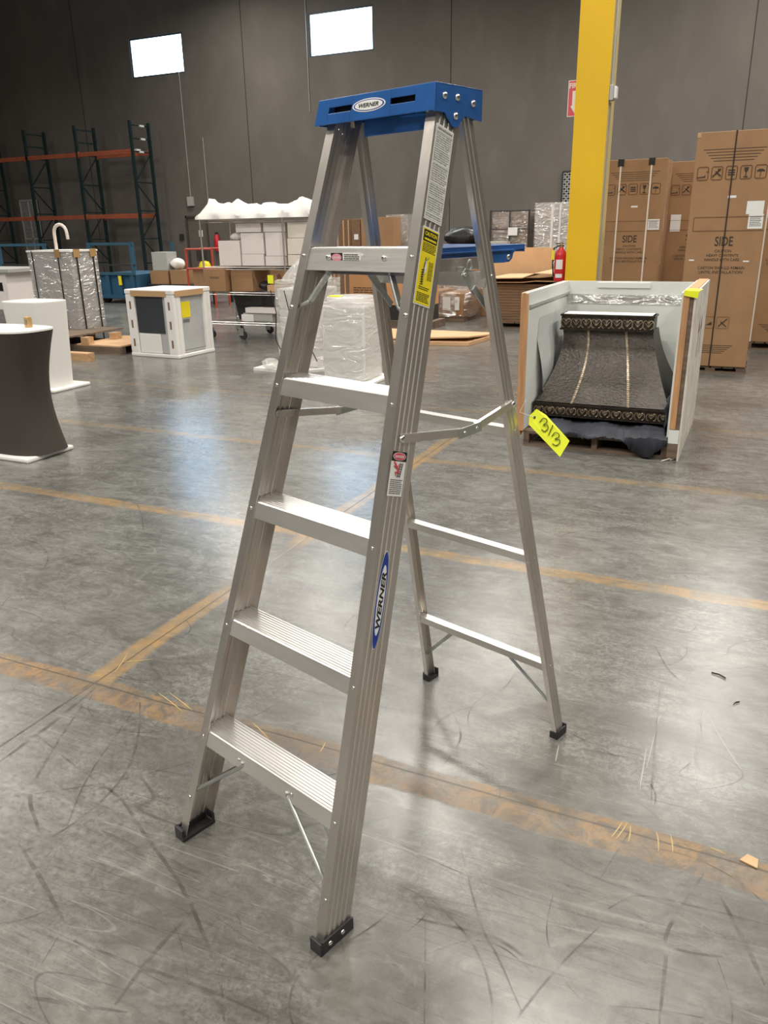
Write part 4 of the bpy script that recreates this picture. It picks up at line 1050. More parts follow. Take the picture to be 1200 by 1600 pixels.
MB().box(-.755, .075, -.012, .51, -.01, 1.075, WRAP).build('film_wrap', parent=wu)
MB().box(-.765, .085, -.02, .52, 1.075, 1.10, FOAM).build('foam_top', parent=wu)
for i, (x, y) in enumerate(((-.66, -.016), (-.16, -.016), (.080, .10), (.080, .42))):
    q = MB()
    if y < 0: q.box(x-.008, x+.008, y-.004, y, -.22, 1.10, BSTRAP)
    else: q.box(x, x+.004, y-.012, y+.012, -.22, 1.10, BSTRAP)
    q.build('strap', parent=wu)
    q = MB()
    if i:
        if y < 0: q.box(x-.05, x+.05, y-.010, y-.005, 1.0, 1.11, BRASS)
        else: q.box(x+.005, x+.01, y-.06, y+.06, 1.0, 1.11, BRASS)
        q.build('strap_guard', parent=wu)
P = [(-9.23, 8.85, 1.336)]+[(-9.11+.12*math.cos(a_)*1.0, 8.85, 1.56+.12*math.sin(a_)) for a_ in [PI-PI*k/8 for k in range(9)]]+[(-8.985, 8.85, 1.48)]
tag(MB().tube(P, .022, WSTRAP, 10).build('hooked_tube', smooth=True), 'pale hooked tube standing on top of the film-wrapped cabinet', 'tube')

# ================================================================== FOAM-CORNERED APPLIANCE
wa = thing('boxed_appliance', 'white appliance in foam corner packing with dark door standing on the floor', 'appliance', (-7.11, 8.6, 0), math.radians(-3))
MB().box(-.37, .37, -.33, .33, .05, .80, APPL).build('appliance_body', parent=wa, bevel=.01)
MB().box(-.255, .20, -.345, -.331, .31, .775, GLASSD).build('dark_door', parent=wa, bevel=.006)
MB().box(-.25, .12, -.347, -.331, .05, .30, WPAINT).build('lower_panel', parent=wa, bevel=.006)
for sx in (-1, 1):
    for sy in (-1, 1):
        q = MB(); X0, X1 = sorted((sx*.26, sx*.405)); Y0_, Y1_ = sorted((sy*.30, sy*.365))
        q.box(X0, X1, Y0_, Y1_, .0, .80, FOAM)
        X0, X1 = sorted((sx*.345, sx*.405)); Y0_, Y1_ = sorted((sy*.22, sy*.2995)); q.box(X0, X1, Y0_, Y1_, 0, .80, FOAM)
        q.build('foam_corner_post', parent=wa, bevel=.012)
        for zc in (.18, .42, .66):
            if sy < 0:
                MB().box(sx*.33-.014, sx*.33+.014, -.367, -.364, zc-.05, zc+.05, CARDD).build('foam_slot', parent=wa)
MB().box(-.41, .41, -.37, .37, .80, .86, FOAM).build('foam_top', parent=wa, bevel=.012)
MB().box(-.30, .30, -.374, -.370, .775, .845, TAPE).box(.411, .414, -.33, .22, .775, .845, TAPE).each('tape_band', parent=wa)
MB().box(-.41, .41, -.37, .37, 0, .045, FOAM).build('foam_base', parent=wa, bevel=.01)
MB().box(.372, .375, -.19, -.02, .50, .70, YEL).build('energy_label', parent=wa, label='yellow label')
MB().box(.372, .374, -.17, -.05, .44, .48, PRINTG).build('rating_plate', parent=wa)
MB().box(.371, .378, -.2, .28, .09, .10, GREYPL).build('base_groove', parent=wa)

# ================================================================== WRAPPED PLINTHS IN THE MIDDLE
o = thing('wrapped_plinth', 'square white plinth wrapped in clear film with yellow tag on top', 'plinth', (-3.90, 7.62, 0), math.radians(2))
MB().box(-.32, .34, -.25, .34, 0, .03, WLAM).build('base_plate', parent=o, bevel=.006)
bd = MB().loft([[Vector((x*k, y*k, z)) for x, y in ((-.24, -.2), (.24, -.2), (.24, .26), (-.24, .26))] for k, z in ((1, .03), (1.03, .80))], WFAB); bd.build('plinth_body', parent=o, bevel=.02)
def film(parent, hw, y0, y1, z0, z1, m, seed, amp=.018, n=22, name='film_wrap'):
    r = random.Random(seed); rings = []
    per = []
    for k in range(n):
        a_ = 2*PI*k/n; c, s_ = math.cos(a_), math.sin(a_); per.append((math.copysign(abs(c)**.45, c), math.copysign(abs(s_)**.45, s_)))
    for j in range(9):
        t_ = j/8; z = z0+(z1-z0)*t_
        rings.append([Vector((hw*c*(1+r.uniform(-amp, amp)*2), (y0+y1)/2+(y1-y0)/2*s_*(1+r.uniform(-amp, amp)*2), z+r.uniform(-amp, amp)*.5)) for c, s_ in per])
    return MB().loft(rings, m).build(name, parent=parent, smooth=True)
film(o, .275, -.235, .295, .04, .83, WRAPW, 1)
MB().lathe([(.24, .835), (.262, .845), (.262, .875), (.24, .885)], (0, .03, 0), WRAPW, 30).build('film_roll_top', parent=o, smooth=True)
tg2 = MB().box(-.06, .06, -.04, .05, 0, .012, TAGY).build('paper_note', bevel=.002); tg2.location = (-4.01, 7.5, .886); tag(tg2, 'yellow paper note on the square film-wrapped white plinth', 'note')
o = thing('wrapped_plinth', 'larger white plinth loosely covered by a knotted clear bag behind the ladder', 'plinth', (-4.78, 8.22, 0), math.radians(0))
MB().add([(-.52, -.42, 0), (.10, -.50, 0), (.42, -.1, 0), (.3, .35, 0), (-.5, .4, 0), (-.52, -.42, .03), (.10, -.50, .03), (.42, -.1, .03), (.3, .35, .03), (-.5, .4, .03)], [(4, 3, 2, 1, 0), (5, 6, 7, 8, 9), (0, 1, 6, 5), (1, 2, 7, 6), (2, 3, 8, 7), (3, 4, 9, 8), (4, 0, 5, 9)], WLAM).build('base_plate', parent=o)
MB().loft([[Vector((x*k, y*k, z)) for x, y in ((-.24, -.2), (.24, -.2), (.24, .26), (-.24, .26))] for k, z in ((.95, .03), (1.1, .92))], WFAB).build('plinth_body', parent=o, bevel=.02)
film(o, .315, -.25, .32, .05, 1.0, WRAPW, 4, .05)
rings = []; r = random.Random(9)
for j in range(7):
    t_ = j/6; R_ = .30*(1-t_)**.7+.02
    rings.append([Vector((.05*t_+R_*math.cos(2*PI*k/20)*(1+r.uniform(-.12, .12)), .03+R_*.8*math.sin(2*PI*k/20)*(1+r.uniform(-.12, .12)), .99+.30*t_)) for k in range(20)])
MB().loft(rings, WRAPW).build('bag_top', parent=o, smooth=True)
q = MB()
for x in (-.31, -.13, .11): q.tube([(x, -.27, .9), (x+.06, -.272, .65), (x+.03, -.275, .35), (x+.15, -.27, .12)], .006, BLACKP, 5)
q.each('cord', parent=o)
tg2 = MB().box(-.035, .035, -.005, .005, 0, .09, TAGY).build('paper_note', bevel=.002); tg2.location = (-5.05, 7.90, .98); tag(tg2, 'yellow paper note on the loosely bagged white plinth', 'note')
r = random.Random(5); rings = []
for j in range(5):
    R_ = .16*math.sin(PI*(j+.6)/5.6); rings.append([Vector((R_*math.cos(2*PI*k/12)*(1+r.uniform(-.25, .25)), R_*math.sin(2*PI*k/12)*(1+r.uniform(-.2, .2)), .034+.13*j/4)) for k in range(12)])
bg = MB().loft(rings, WRAPW).build('crumpled_film', smooth=True); bg.scale = (.65, .65, .9); bg.location = (-5.06, 7.80, 0); tag(bg, 'crumpled clear film lying at the foot of the bagged white plinth', 'plastic film')

# ================================================================== FLATTENED CARDBOARD ON FLOOR
o = thing('flattened_carton', 'flattened brown carton lying on the floor behind the ladder', 'cardboard', (-4.5, 11.0, 0))
A = [Vector((*fl(575, 538), 0)), Vector((*fl(732, 541), 0)), Vector((*fl(766, 531), 0)), Vector((*fl(766, 519, .08), 0)), Vector((*fl(583, 512, .08), 0))]
for p in A: p -= Vector((-4.5, 11.0, 0))
MB().prism([p+Vector((0, 0, .002)) for p in A], (0, 0, .05), CARDL).build('lower_layer', parent=o)
c_ = sum(A, Vector())/5
MB().prism([c_+(p-c_)*.97+Vector((0, .04, .055+(.05 if i in (1,) else 0))) for i, p in enumerate(A)], (0, 0, .02), CARDL).build('upper_layer', parent=o)
# stack of flattened cartons on pallet with a sheet leaning behind
u0, v0 = fl(772, 508); 
pallet('low_pallet', -3.92, -2.62, 12.55, 13.6, .1, WOODG, 'dark pallet under the stack of flattened cartons')
o = thing('cardboard_stack', 'dark brown stack of flattened cartons on a pallet left of the yellow column', 'cardboard stack', (-3.27, 13.08, .1))
q = MB()
for k in range(14): 
    dx = random.uniform(-.02, .02); q.box(-.63+dx, .63+dx, -.5, .5, k*.042, k*.042+.038, CARDD)
q.each('flat_carton', parent=o)
q = MB(); P = [(-.86, .0), (-.66, .09), (-.1, .10), (.1, .17), (.95, .13)]
q.prism([(x, -.62, .59+z) for x, z in P]+[(x, -.62, .577+z) for x, z in reversed(P)], (0, 1.2, 0), CARDL); q.build('top_sheet', parent=o, label='pale folded sheet on top')
q = MB(); q.prism([(x, -.58, .59+z*.3) for x, z in P]+[(x, -.58, .58+z*.3) for x, z in reversed(P)], (0, 1.1, 0), CARDL); q.build('lower_sheet', parent=o)
(xa, za), (xb, zb) = at(760, 388, 13.9), at(868, 430, 13.9)
o = MB().box(-.62, .48, 0, .03, 0, 1.20, CARDL).build('cardboard_sheet', bevel=.003); o.location = (-3.72, 13.78, 0); o.rotation_euler = (-.06, 0, 0)
tag(o, 'big pale cardboard sheet leaning upright behind the dark carton stack', 'cardboard')
o = MB().box(-.17, .14, 0, .03, 0, 1.16, CARDL).build('cardboard_sheet', bevel=.003); o.location = (-2.82, 13.80, 0); o.rotation_euler = (-.05, .05, 0)
tag(o, 'narrow cardboard sheet leaning upright beside the fire extinguisher', 'cardboard')
# film-wrapped low load
o = thing('wrapped_load', 'low pallet load of cartons wrapped in clear film behind the ladder', 'pallet load', (-5.0, 13.6, 0))
MB().box(-.75, .45, -.45, .5, 0, .10, WOODG).build('pallet', parent=o)
MB().box(-.72, -.02, -.42, .45, .1, .5, CARD).box(.0, .42, -.42, .45, .1, .47, CARD).each('packed_carton', parent=o)
MB().text('EG', .12, (-.35, -.425, .28), (1, 0, 0), (0, 0, 1), CPRINT).build('carton_print', parent=o)
MB().box(.06, .2, -.446, -.443, .2, .42, WHITE).box(.28, .36, -.446, -.443, .2, .42, WHITE).each('shipping_label', parent=o)
f_ = film(o, .64, -.46, .5, .08, .78, WRAPC, 12, .04)
for v_ in f_.data.vertices: v_.co.x -= .14
o = thing('carton', 'brown carton behind the film-wrapped low load', 'carton', (-4.55, 14.5, 0))
MB().box(-.3, .3, -.3, .3, 0, .95, CARD).build('carton_body', parent=o, bevel=.005)
# black bag on a dark stand
o = thing('storage_stand', 'dark storage stand carrying a black bag, behind the blue pail shelf', 'stand', (-5.35, 15.6, 0))
MB().box(-.65, .50, -.4, .3, .9, 1.14, DARK).build('stand_top', parent=o)
for x in (-.6, .45):
    for y in (-.35, .25): MB().box(x-.03, x+.03, y-.03, y+.03, 0, .9, DARK).build('leg', parent=o)
def blob(name, loc, rx, ry, rz_, m, label, cat, seed, amp=.18, n=22, rows=9, parent=None):
    r = random.Random(seed); rings = []
    ph = [r.uniform(0, 6) for _ in range(6)]
    for j in range(rows+1):
        a_ = PI*j/rows*.98+.01; rings.append([])
        for k in range(n):
            b_ = 2*PI*k/n; f = 1+amp*(math.sin(3*b_+ph[0]+2*a_)+.7*math.sin(5*b_+ph[1]-3*a_)+.5*math.sin(9*b_+ph[2]))*.5
            rings[-1].append(Vector((rx*math.sin(a_)*math.cos(b_)*f, ry*math.sin(a_)*math.sin(b_)*f, rz_*(1-math.cos(a_)*(1+.3*amp*math.sin(4*b_+ph[3]))))))
    zmin = min(p.z for rg in rings for p in rg)
    for rg in rings:
        for p in rg: p.z -= zmin
    o_ = MB().loft(rings, m).build(name, smooth=True); o_.location = loc
    return tag(o_, label, cat)
blob('black_bag', (-5.36, 15.5, 1.142), .40, .27, .20, BLKPL, 'black plastic bag lying above the blue pail shelf behind the ladder', 'bag', 2)
o = thing('wrapped_carton', 'small film-wrapped dark carton left of the black bag', 'carton', (-6.62, 15.35, 0))
MB().box(-.25, .2, -.25, .25, 0, 1.12, DARK).build('stand', parent=o)
MB().box(-.25, .2, -.25, .25, 1.12, 1.78, GREYPL).build('carton_body', parent=o); MB().box(-.26, .21, -.26, .26, 1.13, 1.8, WRAPC).build('film_wrap', parent=o)
o = thing('wire_cage', 'black wire cage of grey bundles behind the ladder right rear leg', 'cage', (-4.38, 15.62, 0))
q = MB()
for x in (-.40, .34):
    for y in (-.35, .35): q.box(x-.015, x+.015, y-.015, y+.015, 0, 1.83, DARK)
for z in (1.15, 1.50, 1.82):
    for y in (-.35, .35): q.box(-.4, .34, y-.012, y+.012, z-.015, z, DARK)
q.box(-.04, -.02, -.36, -.34, 1.15, 1.82, DARK); q.build('cage_frame', parent=o)
MB().box(-.38, -.05, -.30, .32, 1.152, 1.78, CARDD).box(.0, .32, -.30, .32, 1.152, 1.78, CARDD).each('bundle', parent=o)
MB().box(-.385, .325, -.31, .33, 1.151, 1.8, WRAPC).build('film_wrap', parent=o)
MB().box(-.05, .13, -.375, -.37, 1.38, 1.52, WHITE).build('paper_label', parent=o)
q = MB().box(-.4, .34, -.33, .33, .0, 1.1, CARDD); q.build('lower_carton', parent=o)
b_ = box('clear_tub', -4.84, -4.35, 14.92, 15.15, 0, 1.28, GREYPL, 'pale grey tub between the black bag and the wire cage', 'tub')
o = thing('wrapped_machine', 'tall grey film-wrapped unit just left of the yellow column', 'wrapped unit', (-3.50, 15.6, 0))
MB().box(-.42, .42, -.3, .3, 0, 1.90, GREYPL).build('unit_body', parent=o); MB().box(-.44, .44, -.32, .32, .02, 1.94, WRAP).build('film_wrap', parent=o)
MB().box(-.13, -.09, -.34, -.322, .9, 1.9, WPAINT).box(.02, .05, -.34, -.322, .9, 1.9, WPAINT).each('edge_strip', parent=o)
# ================================================================== MIDDLE BACK: tall brown panels and carton
for i, (x0, x1, yy, z1, m_, lb_) in enumerate(((-7.9, -7.35, 14.6, 1.73, CARDD, 'dark folded cardboard bundle seen through the ladder below the cap'), (-7.34, -7.16, 14.5, 1.72, CARDD, 'narrow dark cardboard strip between two upright cardboard bundles'), (-7.14, -6.45, 14.5, 1.75, CARD, 'plain brown upright carton seen through the ladder below the cap'))):
    o = thing('upright_carton', lb_, 'carton', ((x0+x1)/2, yy, 0))
    W = (x1-x0)/2; q = MB().box(-W, W, 0, .35, 0, z1, m_); q.build('carton_body', parent=o, bevel=.004)
    if i == 0:
        q = MB()
        for x in (-.2, -.1, .04, .15): q.box(x, x+.025, -.006, -.001, .3, z1-.02, CARDL)
        q.each('folded_edge', parent=o)
    if i == 1: MB().box(-.04, .05, -.006, -.001, 1.35, 1.45, WHITE).each('small_sticker', parent=o)
(xa, za), (xb, zb) = at(546, 432, 12.1), at(668, 470, 12.1)
o = thing('printed_carton', 'orange-brown carton with lines of print seen under the fifth step', 'carton', ((xa+xb)/2, 12.1, 0))
W = (xb-xa)/2; MB().box(-W, W, 0, .5, .36, .84, CARDO).build('carton_body', parent=o, bevel=.005)
q = MB(); lines(q, (-W+.28, -.002, .56), Vector((1, 0, 0)), Vector((0, 0, 1)), .42, .17, 5, CPRINT, 3, .4); q.build('carton_print', parent=o)
MB().box(-W, W, .02, .5, .12, .36, DARK).box(-W-.05, W+.1, -.03, .55, 0, .12, WOODG).build('pallet', parent=o)

# ================================================================== ROLLING RACK
CX0, CX1, CY0, CY1 = -7.62, -5.72, 10.1, 10.85
rk = thing('rolling_wire_rack', 'chrome rolling rack loaded with white cartons under a white plastic sheet', 'rack', (CX0, CY0, 0))
def P_(x, y, z): return (x-CX0, y-CY0, z)
for x in (CX0, -6.2, CX1):
    for y in (CY0, CY1):
        MB().tube([P_(x, y, .16), P_(x, y, 1.73)], .014, CHROME, 8).build('post', parent=rk, smooth=True)
        if x != -6.2 or True:
            xx = x if x != -6.2 else -7.05
            q = MB().lathe([(.02, -.018), (.062, -.016), (.066, 0), (.062, .016), (.02, .018)], P_(xx+.05, y, .066), DARK, 18, Matrix.Rotation(PI/2, 3, 'X')@Matrix.Identity(3))
            q.box(xx-CX0-.02, xx-CX0+.07, y-CY0-.025, y-CY0-.02, .06, .16, STEEL).box(xx-CX0-.02, xx-CX0+.07, y-CY0+.02, y-CY0+.025, .06, .16, STEEL).box(xx-CX0-.03, xx-CX0+.05, y-CY0-.03, y-CY0+.03, .155, .165, STEEL)
            q.build('caster', parent=rk, smooth=True)
for z in (.25, .685, 1.045, 1.70):
    q = MB()
    for y in (CY0, CY1): q.tube([P_(CX0, y, z), P_(CX1, y, z)], .008, CHROME, 6).tube([P_(CX0, y, z-.03), P_(CX1, y, z-.03)], .005, CHROME, 6)
    for k in range(24): x = CX0+(CX1-CX0)*k/23; q.tube([P_(x, CY0, z), P_(x, CY1, z)], .003, CHROME, 4)
    q.build('wire_shelf', parent=rk)
# white sheet bundle on top
r = random.Random(11); nb = 40; rings = []
for k in range(nb+1):
    t_ = k/nb; x = -7.66+1.99*t_+.0; hgt = (.215+.03*math.sin(t_*7+1)+.025*math.sin(t_*23+1))*min(1, (min(t_, 1-t_)*14+.35))
    ring = []
    for j in range(14):
        a_ = PI*j/13; ring.append(Vector((x+.02*math.sin(j*3+k), 10.47-.42*math.cos(a_)*(1+.05*math.sin(k*.8+j)), 1.715+hgt*math.sin(a_)*(1+.13*math.sin(k*.62+j*1.3)+.05*math.sin(k*1.37+j)))))
    rings.append(ring)
tag(MB().loft(rings, BAGW).build('plastic_sheet', smooth=True), 'crumpled white plastic sheeting piled along the top of the rolling rack', 'plastic sheet')
wb = [  # white cartons: x px span, y px span, v, label
 (340, 377, 376, 415.5, 10.16, 'leftmost squarish white carton on the rack shelf'), (377, 413, 397, 415.5, 10.16, 'low white carton second from left in the bottom row of the rack shelf'),
 (375, 413, 364, 397, 10.16, 'white carton resting on the low one, second column from left on the rack'), (414, 447, 400, 415.5, 10.16, 'low white carton third from left in the bottom row of the rack shelf'),
 (413, 447, 363, 400, 10.16, 'white carton in the third column of the rack, middle row'), (367, 408, 349, 362.5, 10.2, 'flat pinkish white carton on top of the second column of the rack'),
 (410, 446, 348, 362, 10.2, 'flat white carton on top of the third column of the rack'), (449, 482, 398, 415.5, 10.16, 'cream carton at the bottom of the right column of the rack'),
 (448, 482, 372, 397.5, 10.16, 'cream carton in the middle of the right column of the rack'), (448, 482, 347, 371.5, 10.16, 'cream carton at the top of the right column of the rack')]
prevtop = {}
for (xa, xb, ya, yb, v, lb_) in wb:
    (ua, za), (ub, zb) = at(xa, ya, v), at(xb, yb, v)
    zb = max(zb, 1.056)
    box('white_carton', ua+.004, ub-.004, v, v+.55, zb, za-.004, CARTONP if 'cream' in lb_ else CARTONW, lb_, 'carton', 'white cartons on the rolling rack', .005)
blob('crumpled_paper', (at(370, 375, 10.3)[0], 10.3, at(368, 376, 10.16)[1]+.004), .09, .08, .05, BAGW, 'crumpled white paper on the leftmost white carton of the rack', 'paper', 4)
MB_ = box('open_carton', -7.60, -7.22, 10.06, 10.85, .70, 1.02, CARD, 'brown carton at the left end of the rack, half under the white cartons', 'carton')
MB().text('FRAGILE', .03, (-.0, -.397, .20), (1, 0, 0), (0, 0, 1), CPRINT, width=.16).build('carton_print', parent=MB_)
box('long_carton', -7.18, -6.80, 10.15, 10.80, .70, 1.0, CARD, 'second brown carton on the rack, right of the left end one', 'carton')
o = box('small_carton', -6.52, -6.22, 10.2, 10.6, .80, 1.01, CARD, 'small brown carton with round mark at the right of the rack', 'carton')
ellipse(MB(), (.0, -.201, .11), (1, 0, 0), (0, 0, 1), .04, .04, CPRINTB, 16).build('round_mark', parent=o)
box('flat_carton', -6.56, -6.18, 10.16, 10.62, .70, .796, CARDL, 'flat torn carton under the small marked carton on the rack', 'carton')
blob('black_bundle', (-6.67, 10.3, .70), .09, .10, .07, BLKPL, 'black bundle on the rack between the brown cartons', 'bundle', 6)
bn = MB().loft([[Vector((x*k, y*k, z)) for x, y in ((-.25, -.2), (.25, -.2), (.25, .2), (-.25, .2))] for k, z in ((.82, 0), (1, .36), (1.04, .36), (1.04, .38), (.97, .38), (.97, .37), (.8, .02))], BINPL).build('plastic_bin', bevel=.008)
bn.location = (-7.05, 10.55, .262); tag(bn, 'dark plastic bin with black liner on the bottom shelf of the rack', 'bin')
blob('bin_liner', (-7.02, 10.5, .60), .24, .19, .035, BLKPL, 'black liner heaped in the dark plastic bin on the rack', 'bin liner', 8)
o = thing('desktop_device', 'white office machine lying on the bottom shelf of the rack', 'machine', (-6.75, 10.2, .262))
MB().box(-.30, .22, 0, .14, 0, .12, GREYPL).build('machine_base', parent=o, bevel=.01); MB().box(-.24, .30, -.02, .14, .122, .20, CARTONW).build('machine_lid', parent=o, bevel=.008)
MB().box(-.31, -.1, -.03, .0, 0, .10, WPAINT).build('front_panel', parent=o, bevel=.004)
o = box('grey_case', -6.45, -5.9, 10.35, 10.8, .262, .62, GREYPL, 'grey case at the right of the bottom shelf of the rack', 'case')

# ================================================================== FAR LEFT: BLUE LIFTS, BOXES, RED TROLLEY
def blue_lift(x0, x1, label, rails_=True, mirror=False):
    v = 14.7; o = thing('platform_lift', label, 'lift', ((x0+x1)/2, v, 0)); W = (x1-x0)/2
    MB().box(-W, W, 0, 1.5, .10, .66, LBLUE).build('steel_body', parent=o, bevel=.02)
    q = MB()
    for k in range(4): q.box(-W+.1+k*(2*W-.25)/3, -W+.2+k*(2*W-.25)/3, -.05, 0, .12, .66, LBLUE)
    q.box(-W, W, -.06, 0, .64, .70, LBLUEL).box(-W, W, -.06, 0, .12, .2, LBLUE); q.each('body_rib', parent=o)
    q = MB()
    for x in (-W+.06, W-.06): q.box(x-.03, x+.03, -.03, .03, .66, 1.33, LBLUEL).box(x-.03, x+.03, 1.4, 1.46, .66, 1.33, LBLUEL)
    q.box(-W, W, -.02, .02, 1.29, 1.35, LBLUEL).box(-W, W, -.02, .02, .84, .875, DARK)
    q.each('guard_rail', parent=o)
    q = MB()
    for x in (-W+.2, W-.2): q.lathe([(.12, -.05), (.12, .05)], (x, .2, .12), BLACKR, 16, Matrix.Rotation(PI/2, 3, 'X'))
    q.each('wheel', parent=o)
    return o
xa = at(160, 440, 14.7)[0]; xb = at(222, 440, 14.7)[0]
bl = blue_lift(xa-.3, xb-.15, 'right-hand blue steel lift with guard rail below the end of the pallet rack')
MB().box(.20, .28, -.08, -.06, .42, .62, YEL).build('yellow_tag', parent=bl)
xc = at(5, 440, 14.7)[0]; xd = at(80, 440, 14.7)[0]
blue_lift(xc, xd, 'left-hand blue steel lift behind the left tables')
# boxes beside the lift
v = 15.0
def pb(name, xa, xb, ya, yb, v, m, label, cat='carton', d=.4, z0=None, group=None):
    (ua, za), (ub, zb) = at(xa, ya, v), at(xb, yb, v)
    if z0 is not None: zb = z0
    return box(name, ua, ub, v, v+d, max(zb, 0), za, m, label, cat, group)
st = thing('equipment_bench', 'low dark bench carrying brown cartons behind the boxed appliance', 'bench', (-12.0, 15.35, 0))
zt = at(260, 444, 15.0)[1]
MB().box(-.95, .95, -.38, .38, zt-.04, zt, DARK).build('bench_top', parent=st)
q = MB()
for x in (-.9, .9):
    for y in (-.33, .33): q.box(x-.03, x+.03, y-.03, y+.03, 0, zt-.04, DARK)
q.each('leg', parent=st)
pb('carton', 234, 264, 423, 444, 15.0, CARD, 'left brown carton on the bench beside the blue lift', z0=zt)
pb('carton', 265, 289, 422, 444, 15.0, CARD, 'right brown carton on the bench beside the red trolley', z0=zt)
z2 = at(250, 423, 15.0)[1]
pb('printer', 236, 262, 394, 419, 15.02, GREYPL, 'grey office machine on the left brown carton beside the blue lift', 'printer', z0=z2+.003, d=.36)
u_, z_ = at(276, 420, 15.2); blob('crumpled_bag', (u_+.06, 15.2, at(276, 422, 15.0)[1]+.004), .17, .15, .12, BAGW, 'crumpled white bag on the right brown carton beside the red trolley', 'bag', 15)
o = thing('red_trolley', 'red tubular trolley with a yellow hard hat on it behind the boxed appliance', 'trolley', (-11.0, 14.4, 0))
q = MB(); 
for x in (-.30, .38):
    for y in (0, .5): q.tube([(x, y, 0), (x, y, 1.22)], .025, REDO, 6)
q.tube([(-.3, 0, 1.2), (.38, 0, 1.2)], .025, REDO, 6).tube([(-.3, .5, 1.2), (.38, .5, 1.2)], .025, REDO, 6).tube([(-.3, 0, .8), (.38, 0, .8)], .025, REDO, 6).box(-.3, .38, 0, .5, .35, .40, REDO)
q.build('trolley_frame', parent=o, smooth=True)
MB().box(-.18, .1, .2, .24, .95, 1.18, DARK).build('back_plate', parent=o)
MB().box(-.2, .3, .05, .45, .40, .82, CARD).build('carton', parent=o)
hh = MB().lathe([(.15, 0), (.15, .012), (.125, .014), (.12, .06), (.09, .11), (.04, .13), (.001, .133)], (0, 0, 0), YEL, 20).build('hard_hat', smooth=True); hh.location = (-10.98, 14.6, .825)
tag(hh, 'yellow hard hat sitting on the carton in the red trolley', 'hard hat')
q = MB(); q.tube([(at(372, 440, 11.2)[0], 11.2, 0), (at(388, 415, 11.2)[0], 11.2, 1.1)], .03, REDO, 6); tag(q.build('leaning_pole'), 'slanted red pole sticking up behind the rack cartons', 'pole')
ex = thing('fire_extinguisher', 'small dark red extinguisher by the wall behind the rolling rack', 'fire extinguisher', (at(338, 395, 23.8)[0], 23.898, .9))
MB().lathe([(.09, 0), (.1, .03), (.1, .45), (.05, .55)], (0, 0, 0), REDE, 14).build('cylinder_body', parent=ex, smooth=True); MB().box(-.05, .05, -.02, .02, .55, .62, DARK).build('valve_handle', parent=ex)

# ================================================================== PALLET RACKING
RV0, RV1 = 22.55, 23.45
ru = [at(200, 190, RV0)[0]+.05]
pitch = 2.42
def rack_frame(u, h, i):
    o = thing('rack_frame', ['rightmost dark green upright frame of the empty pallet rack', 'second dark green upright frame from the right of the empty pallet rack', 'third dark green upright frame from the right of the pallet rack', 'fourth dark green upright frame from the right, at the photo edge'][i], 'rack frame', (u, RV0, 0), group='upright frames of the pallet rack')
    D = RV1-RV0
    for y in (0, D): MB().box(-.045, .045, y-.04, y+.04, 0, h, RACKG).build('post', parent=o)
    q = MB(); zs = [.55, 1.35, 2.25, 3.15, 4.1, 4.5, h-.12]
    for z in zs: q.bar((0, .04, z), (0, D-.04, z), .03, .04, RACKG, side=(1, 0, 0))
    q.each('horizontal_brace', parent=o)
    q = MB()
    for k, (za, zb) in enumerate(((.6, 1.32), (1.38, 2.2), (2.3, 3.1), (3.2, 4.05))):
        y0, y1 = ((.04, D-.04) if k % 2 else (D-.04, .04)); q.bar((0, y0, za), (0, y1, zb), .03, .035, RACKG, side=(1, 0, 0))
    q.each('diagonal_brace', parent=o)
    if i == 0:
        q = MB()
        for y, z in ((.45, h-.12), (.45, 4.5), (.3, 4.1), (.15, 4.15)): q.box(-.05, .05, y, y+.2, z-.03, z+.03, WHITE)
        q.each('white_label', parent=o)
    return o
hs = 5.02
for i in range(4): rack_frame(ru[0]-pitch*i+(0, 0, .05, .1)[i], hs, i)
k = 0
for row, z in enumerate((4.10, 2.10)):
    for i in range(4):
        x1 = ru[0]-pitch*i-.05; x0 = x1-pitch+.10
        for y, nm in ((RV0, 'front'), (RV1, 'rear')):
            if nm == 'rear' and i > 0: continue
            o = thing('rack_beam', 'orange %s beam of the pallet rack, %s level, %s bay from the right' % (nm, ('upper', 'lower')[row], ('first', 'second', 'third', 'fourth')[i]), 'rack beam', ((x0+x1)/2, y, z), group='orange beams of the pallet rack')
            W = (x1-x0)/2; MB().box(-W, W, -.03, .03, -.06, .07, RACKO).build('beam_bar', parent=o)
            MB().box(-W, W, -.034, -.031, -.0, .012, CARDD).build('beam_step', parent=o)
            MB().box(-W-.005, -W+.02, -.04, .04, -.1, .1, RACKO).box(W-.02, W+.005, -.04, .04, -.1, .1, RACKO).each('end_plate', parent=o)
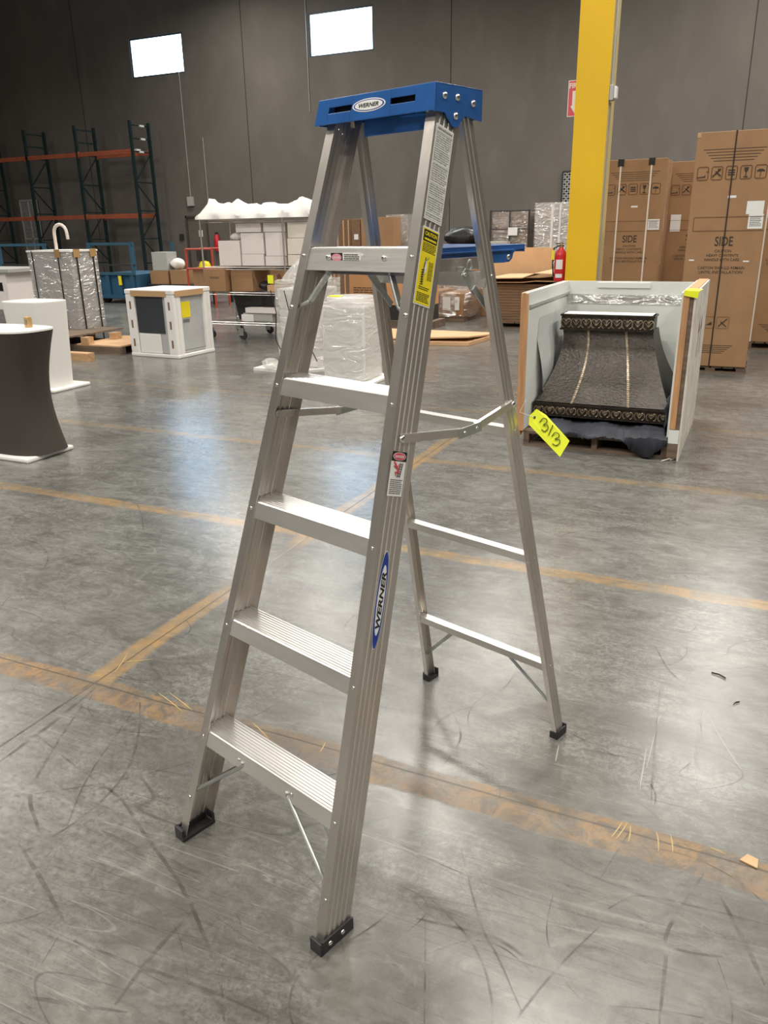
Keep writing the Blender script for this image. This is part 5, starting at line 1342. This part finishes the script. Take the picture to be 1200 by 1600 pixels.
# expanded-metal panels
xa, za = at(24, 312, 23.7); xb, zb = at(52, 400, 23.7)
grid_panel('wire_mesh_panel', xa, xa+.85, 23.9, 0, at(38, 313, 23.7)[1], 7, 4, .035, WIRE, WIRE, 'pale wire mesh panel leaning on the wall behind the pallet rack', 'mesh panel')
xa, za = at(878, 268, 23.8); 
grid_panel('mesh_panel', xa, xa+.75, 23.95, 0, za, 6, 3, .03, WIRE, DARK, 'white lattice panel in dark frame against the wall left of the yellow column', 'mesh panel')
# wall devices
o = MB().box(-.12, .12, 0, .1, 0, .30, GREYPL).build('wall_box', bevel=.01); xa, za = at(297, 322, 23.9); o.location = (xa, 23.9, za); tag(o, 'grey electrical box on the wall above the door', 'electrical box')
MB().tube([(0, .08, .3), (.0, .08, 4.0), (-.04, .08, 4.3), (.0, .08, 5.2)], .012, GREYPL, 6).build('conduit', parent=o)
o = MB().box(-.08, .08, 0, .04, 0, .2, DARK).build('wall_switch'); xa, za = at(284, 375, 23.95); o.location = (xa, 23.95, za); tag(o, 'small dark switch on the wall left of the door', 'switch')
o = MB().tube([(0, 0, 0), (0, 0, 2.5)], .012, WIRE, 6).build('wall_conduit'); xa, za = at(325, 310, 23.97); o.location = (xa, 23.97, za-.6); tag(o, 'thin pale conduit on the wall above the rolling rack', 'conduit')
o = MB().tube([(0, 0, 0), (0, 0, 3.4)], .010, GREYPL, 6).build('wall_conduit'); xa, za = at(484, 175, 23.97); o.location = (xa, 23.97, za); tag(o, 'thin conduit on the wall below the second high window', 'conduit')
# small debris on the floor
for (x, y, s_, m_, lb_) in ((1170, 1345, .022, CARDL, 'small torn scrap of cardboard on the taped joint at right'),):
    u_, v_ = fl(x, y); o = MB().prism([(-s_, -.4*s_, 0), (s_*.9, -s_, 0), (s_, .5*s_, 0), (-.2*s_, s_*.9, 0)], (0, 0, .003), m_).build('paper_scrap'); o.location = (u_, v_, .001); tag(o, lb_, 'scrap')
for (x, y, an, lb_) in ((1122, 1056, -.35, 'short black sliver on the floor right of the ladder'), (1150, 1100, 1.0, 'tiny dark curl of debris below the black sliver at right')):
    u_, v_ = fl(x, y); o = MB().tube([(-.035, 0, .004), (0, .006, .005), (.04, -.004, .004)], .003, BLACKR, 5).build('debris'); o.location = (u_, v_, 0); o.rotation_euler = (0, 0, an); o.scale = (.4, .4, 1) if y == 1100 else (.7, .7, 1); tag(o, lb_, 'debris')
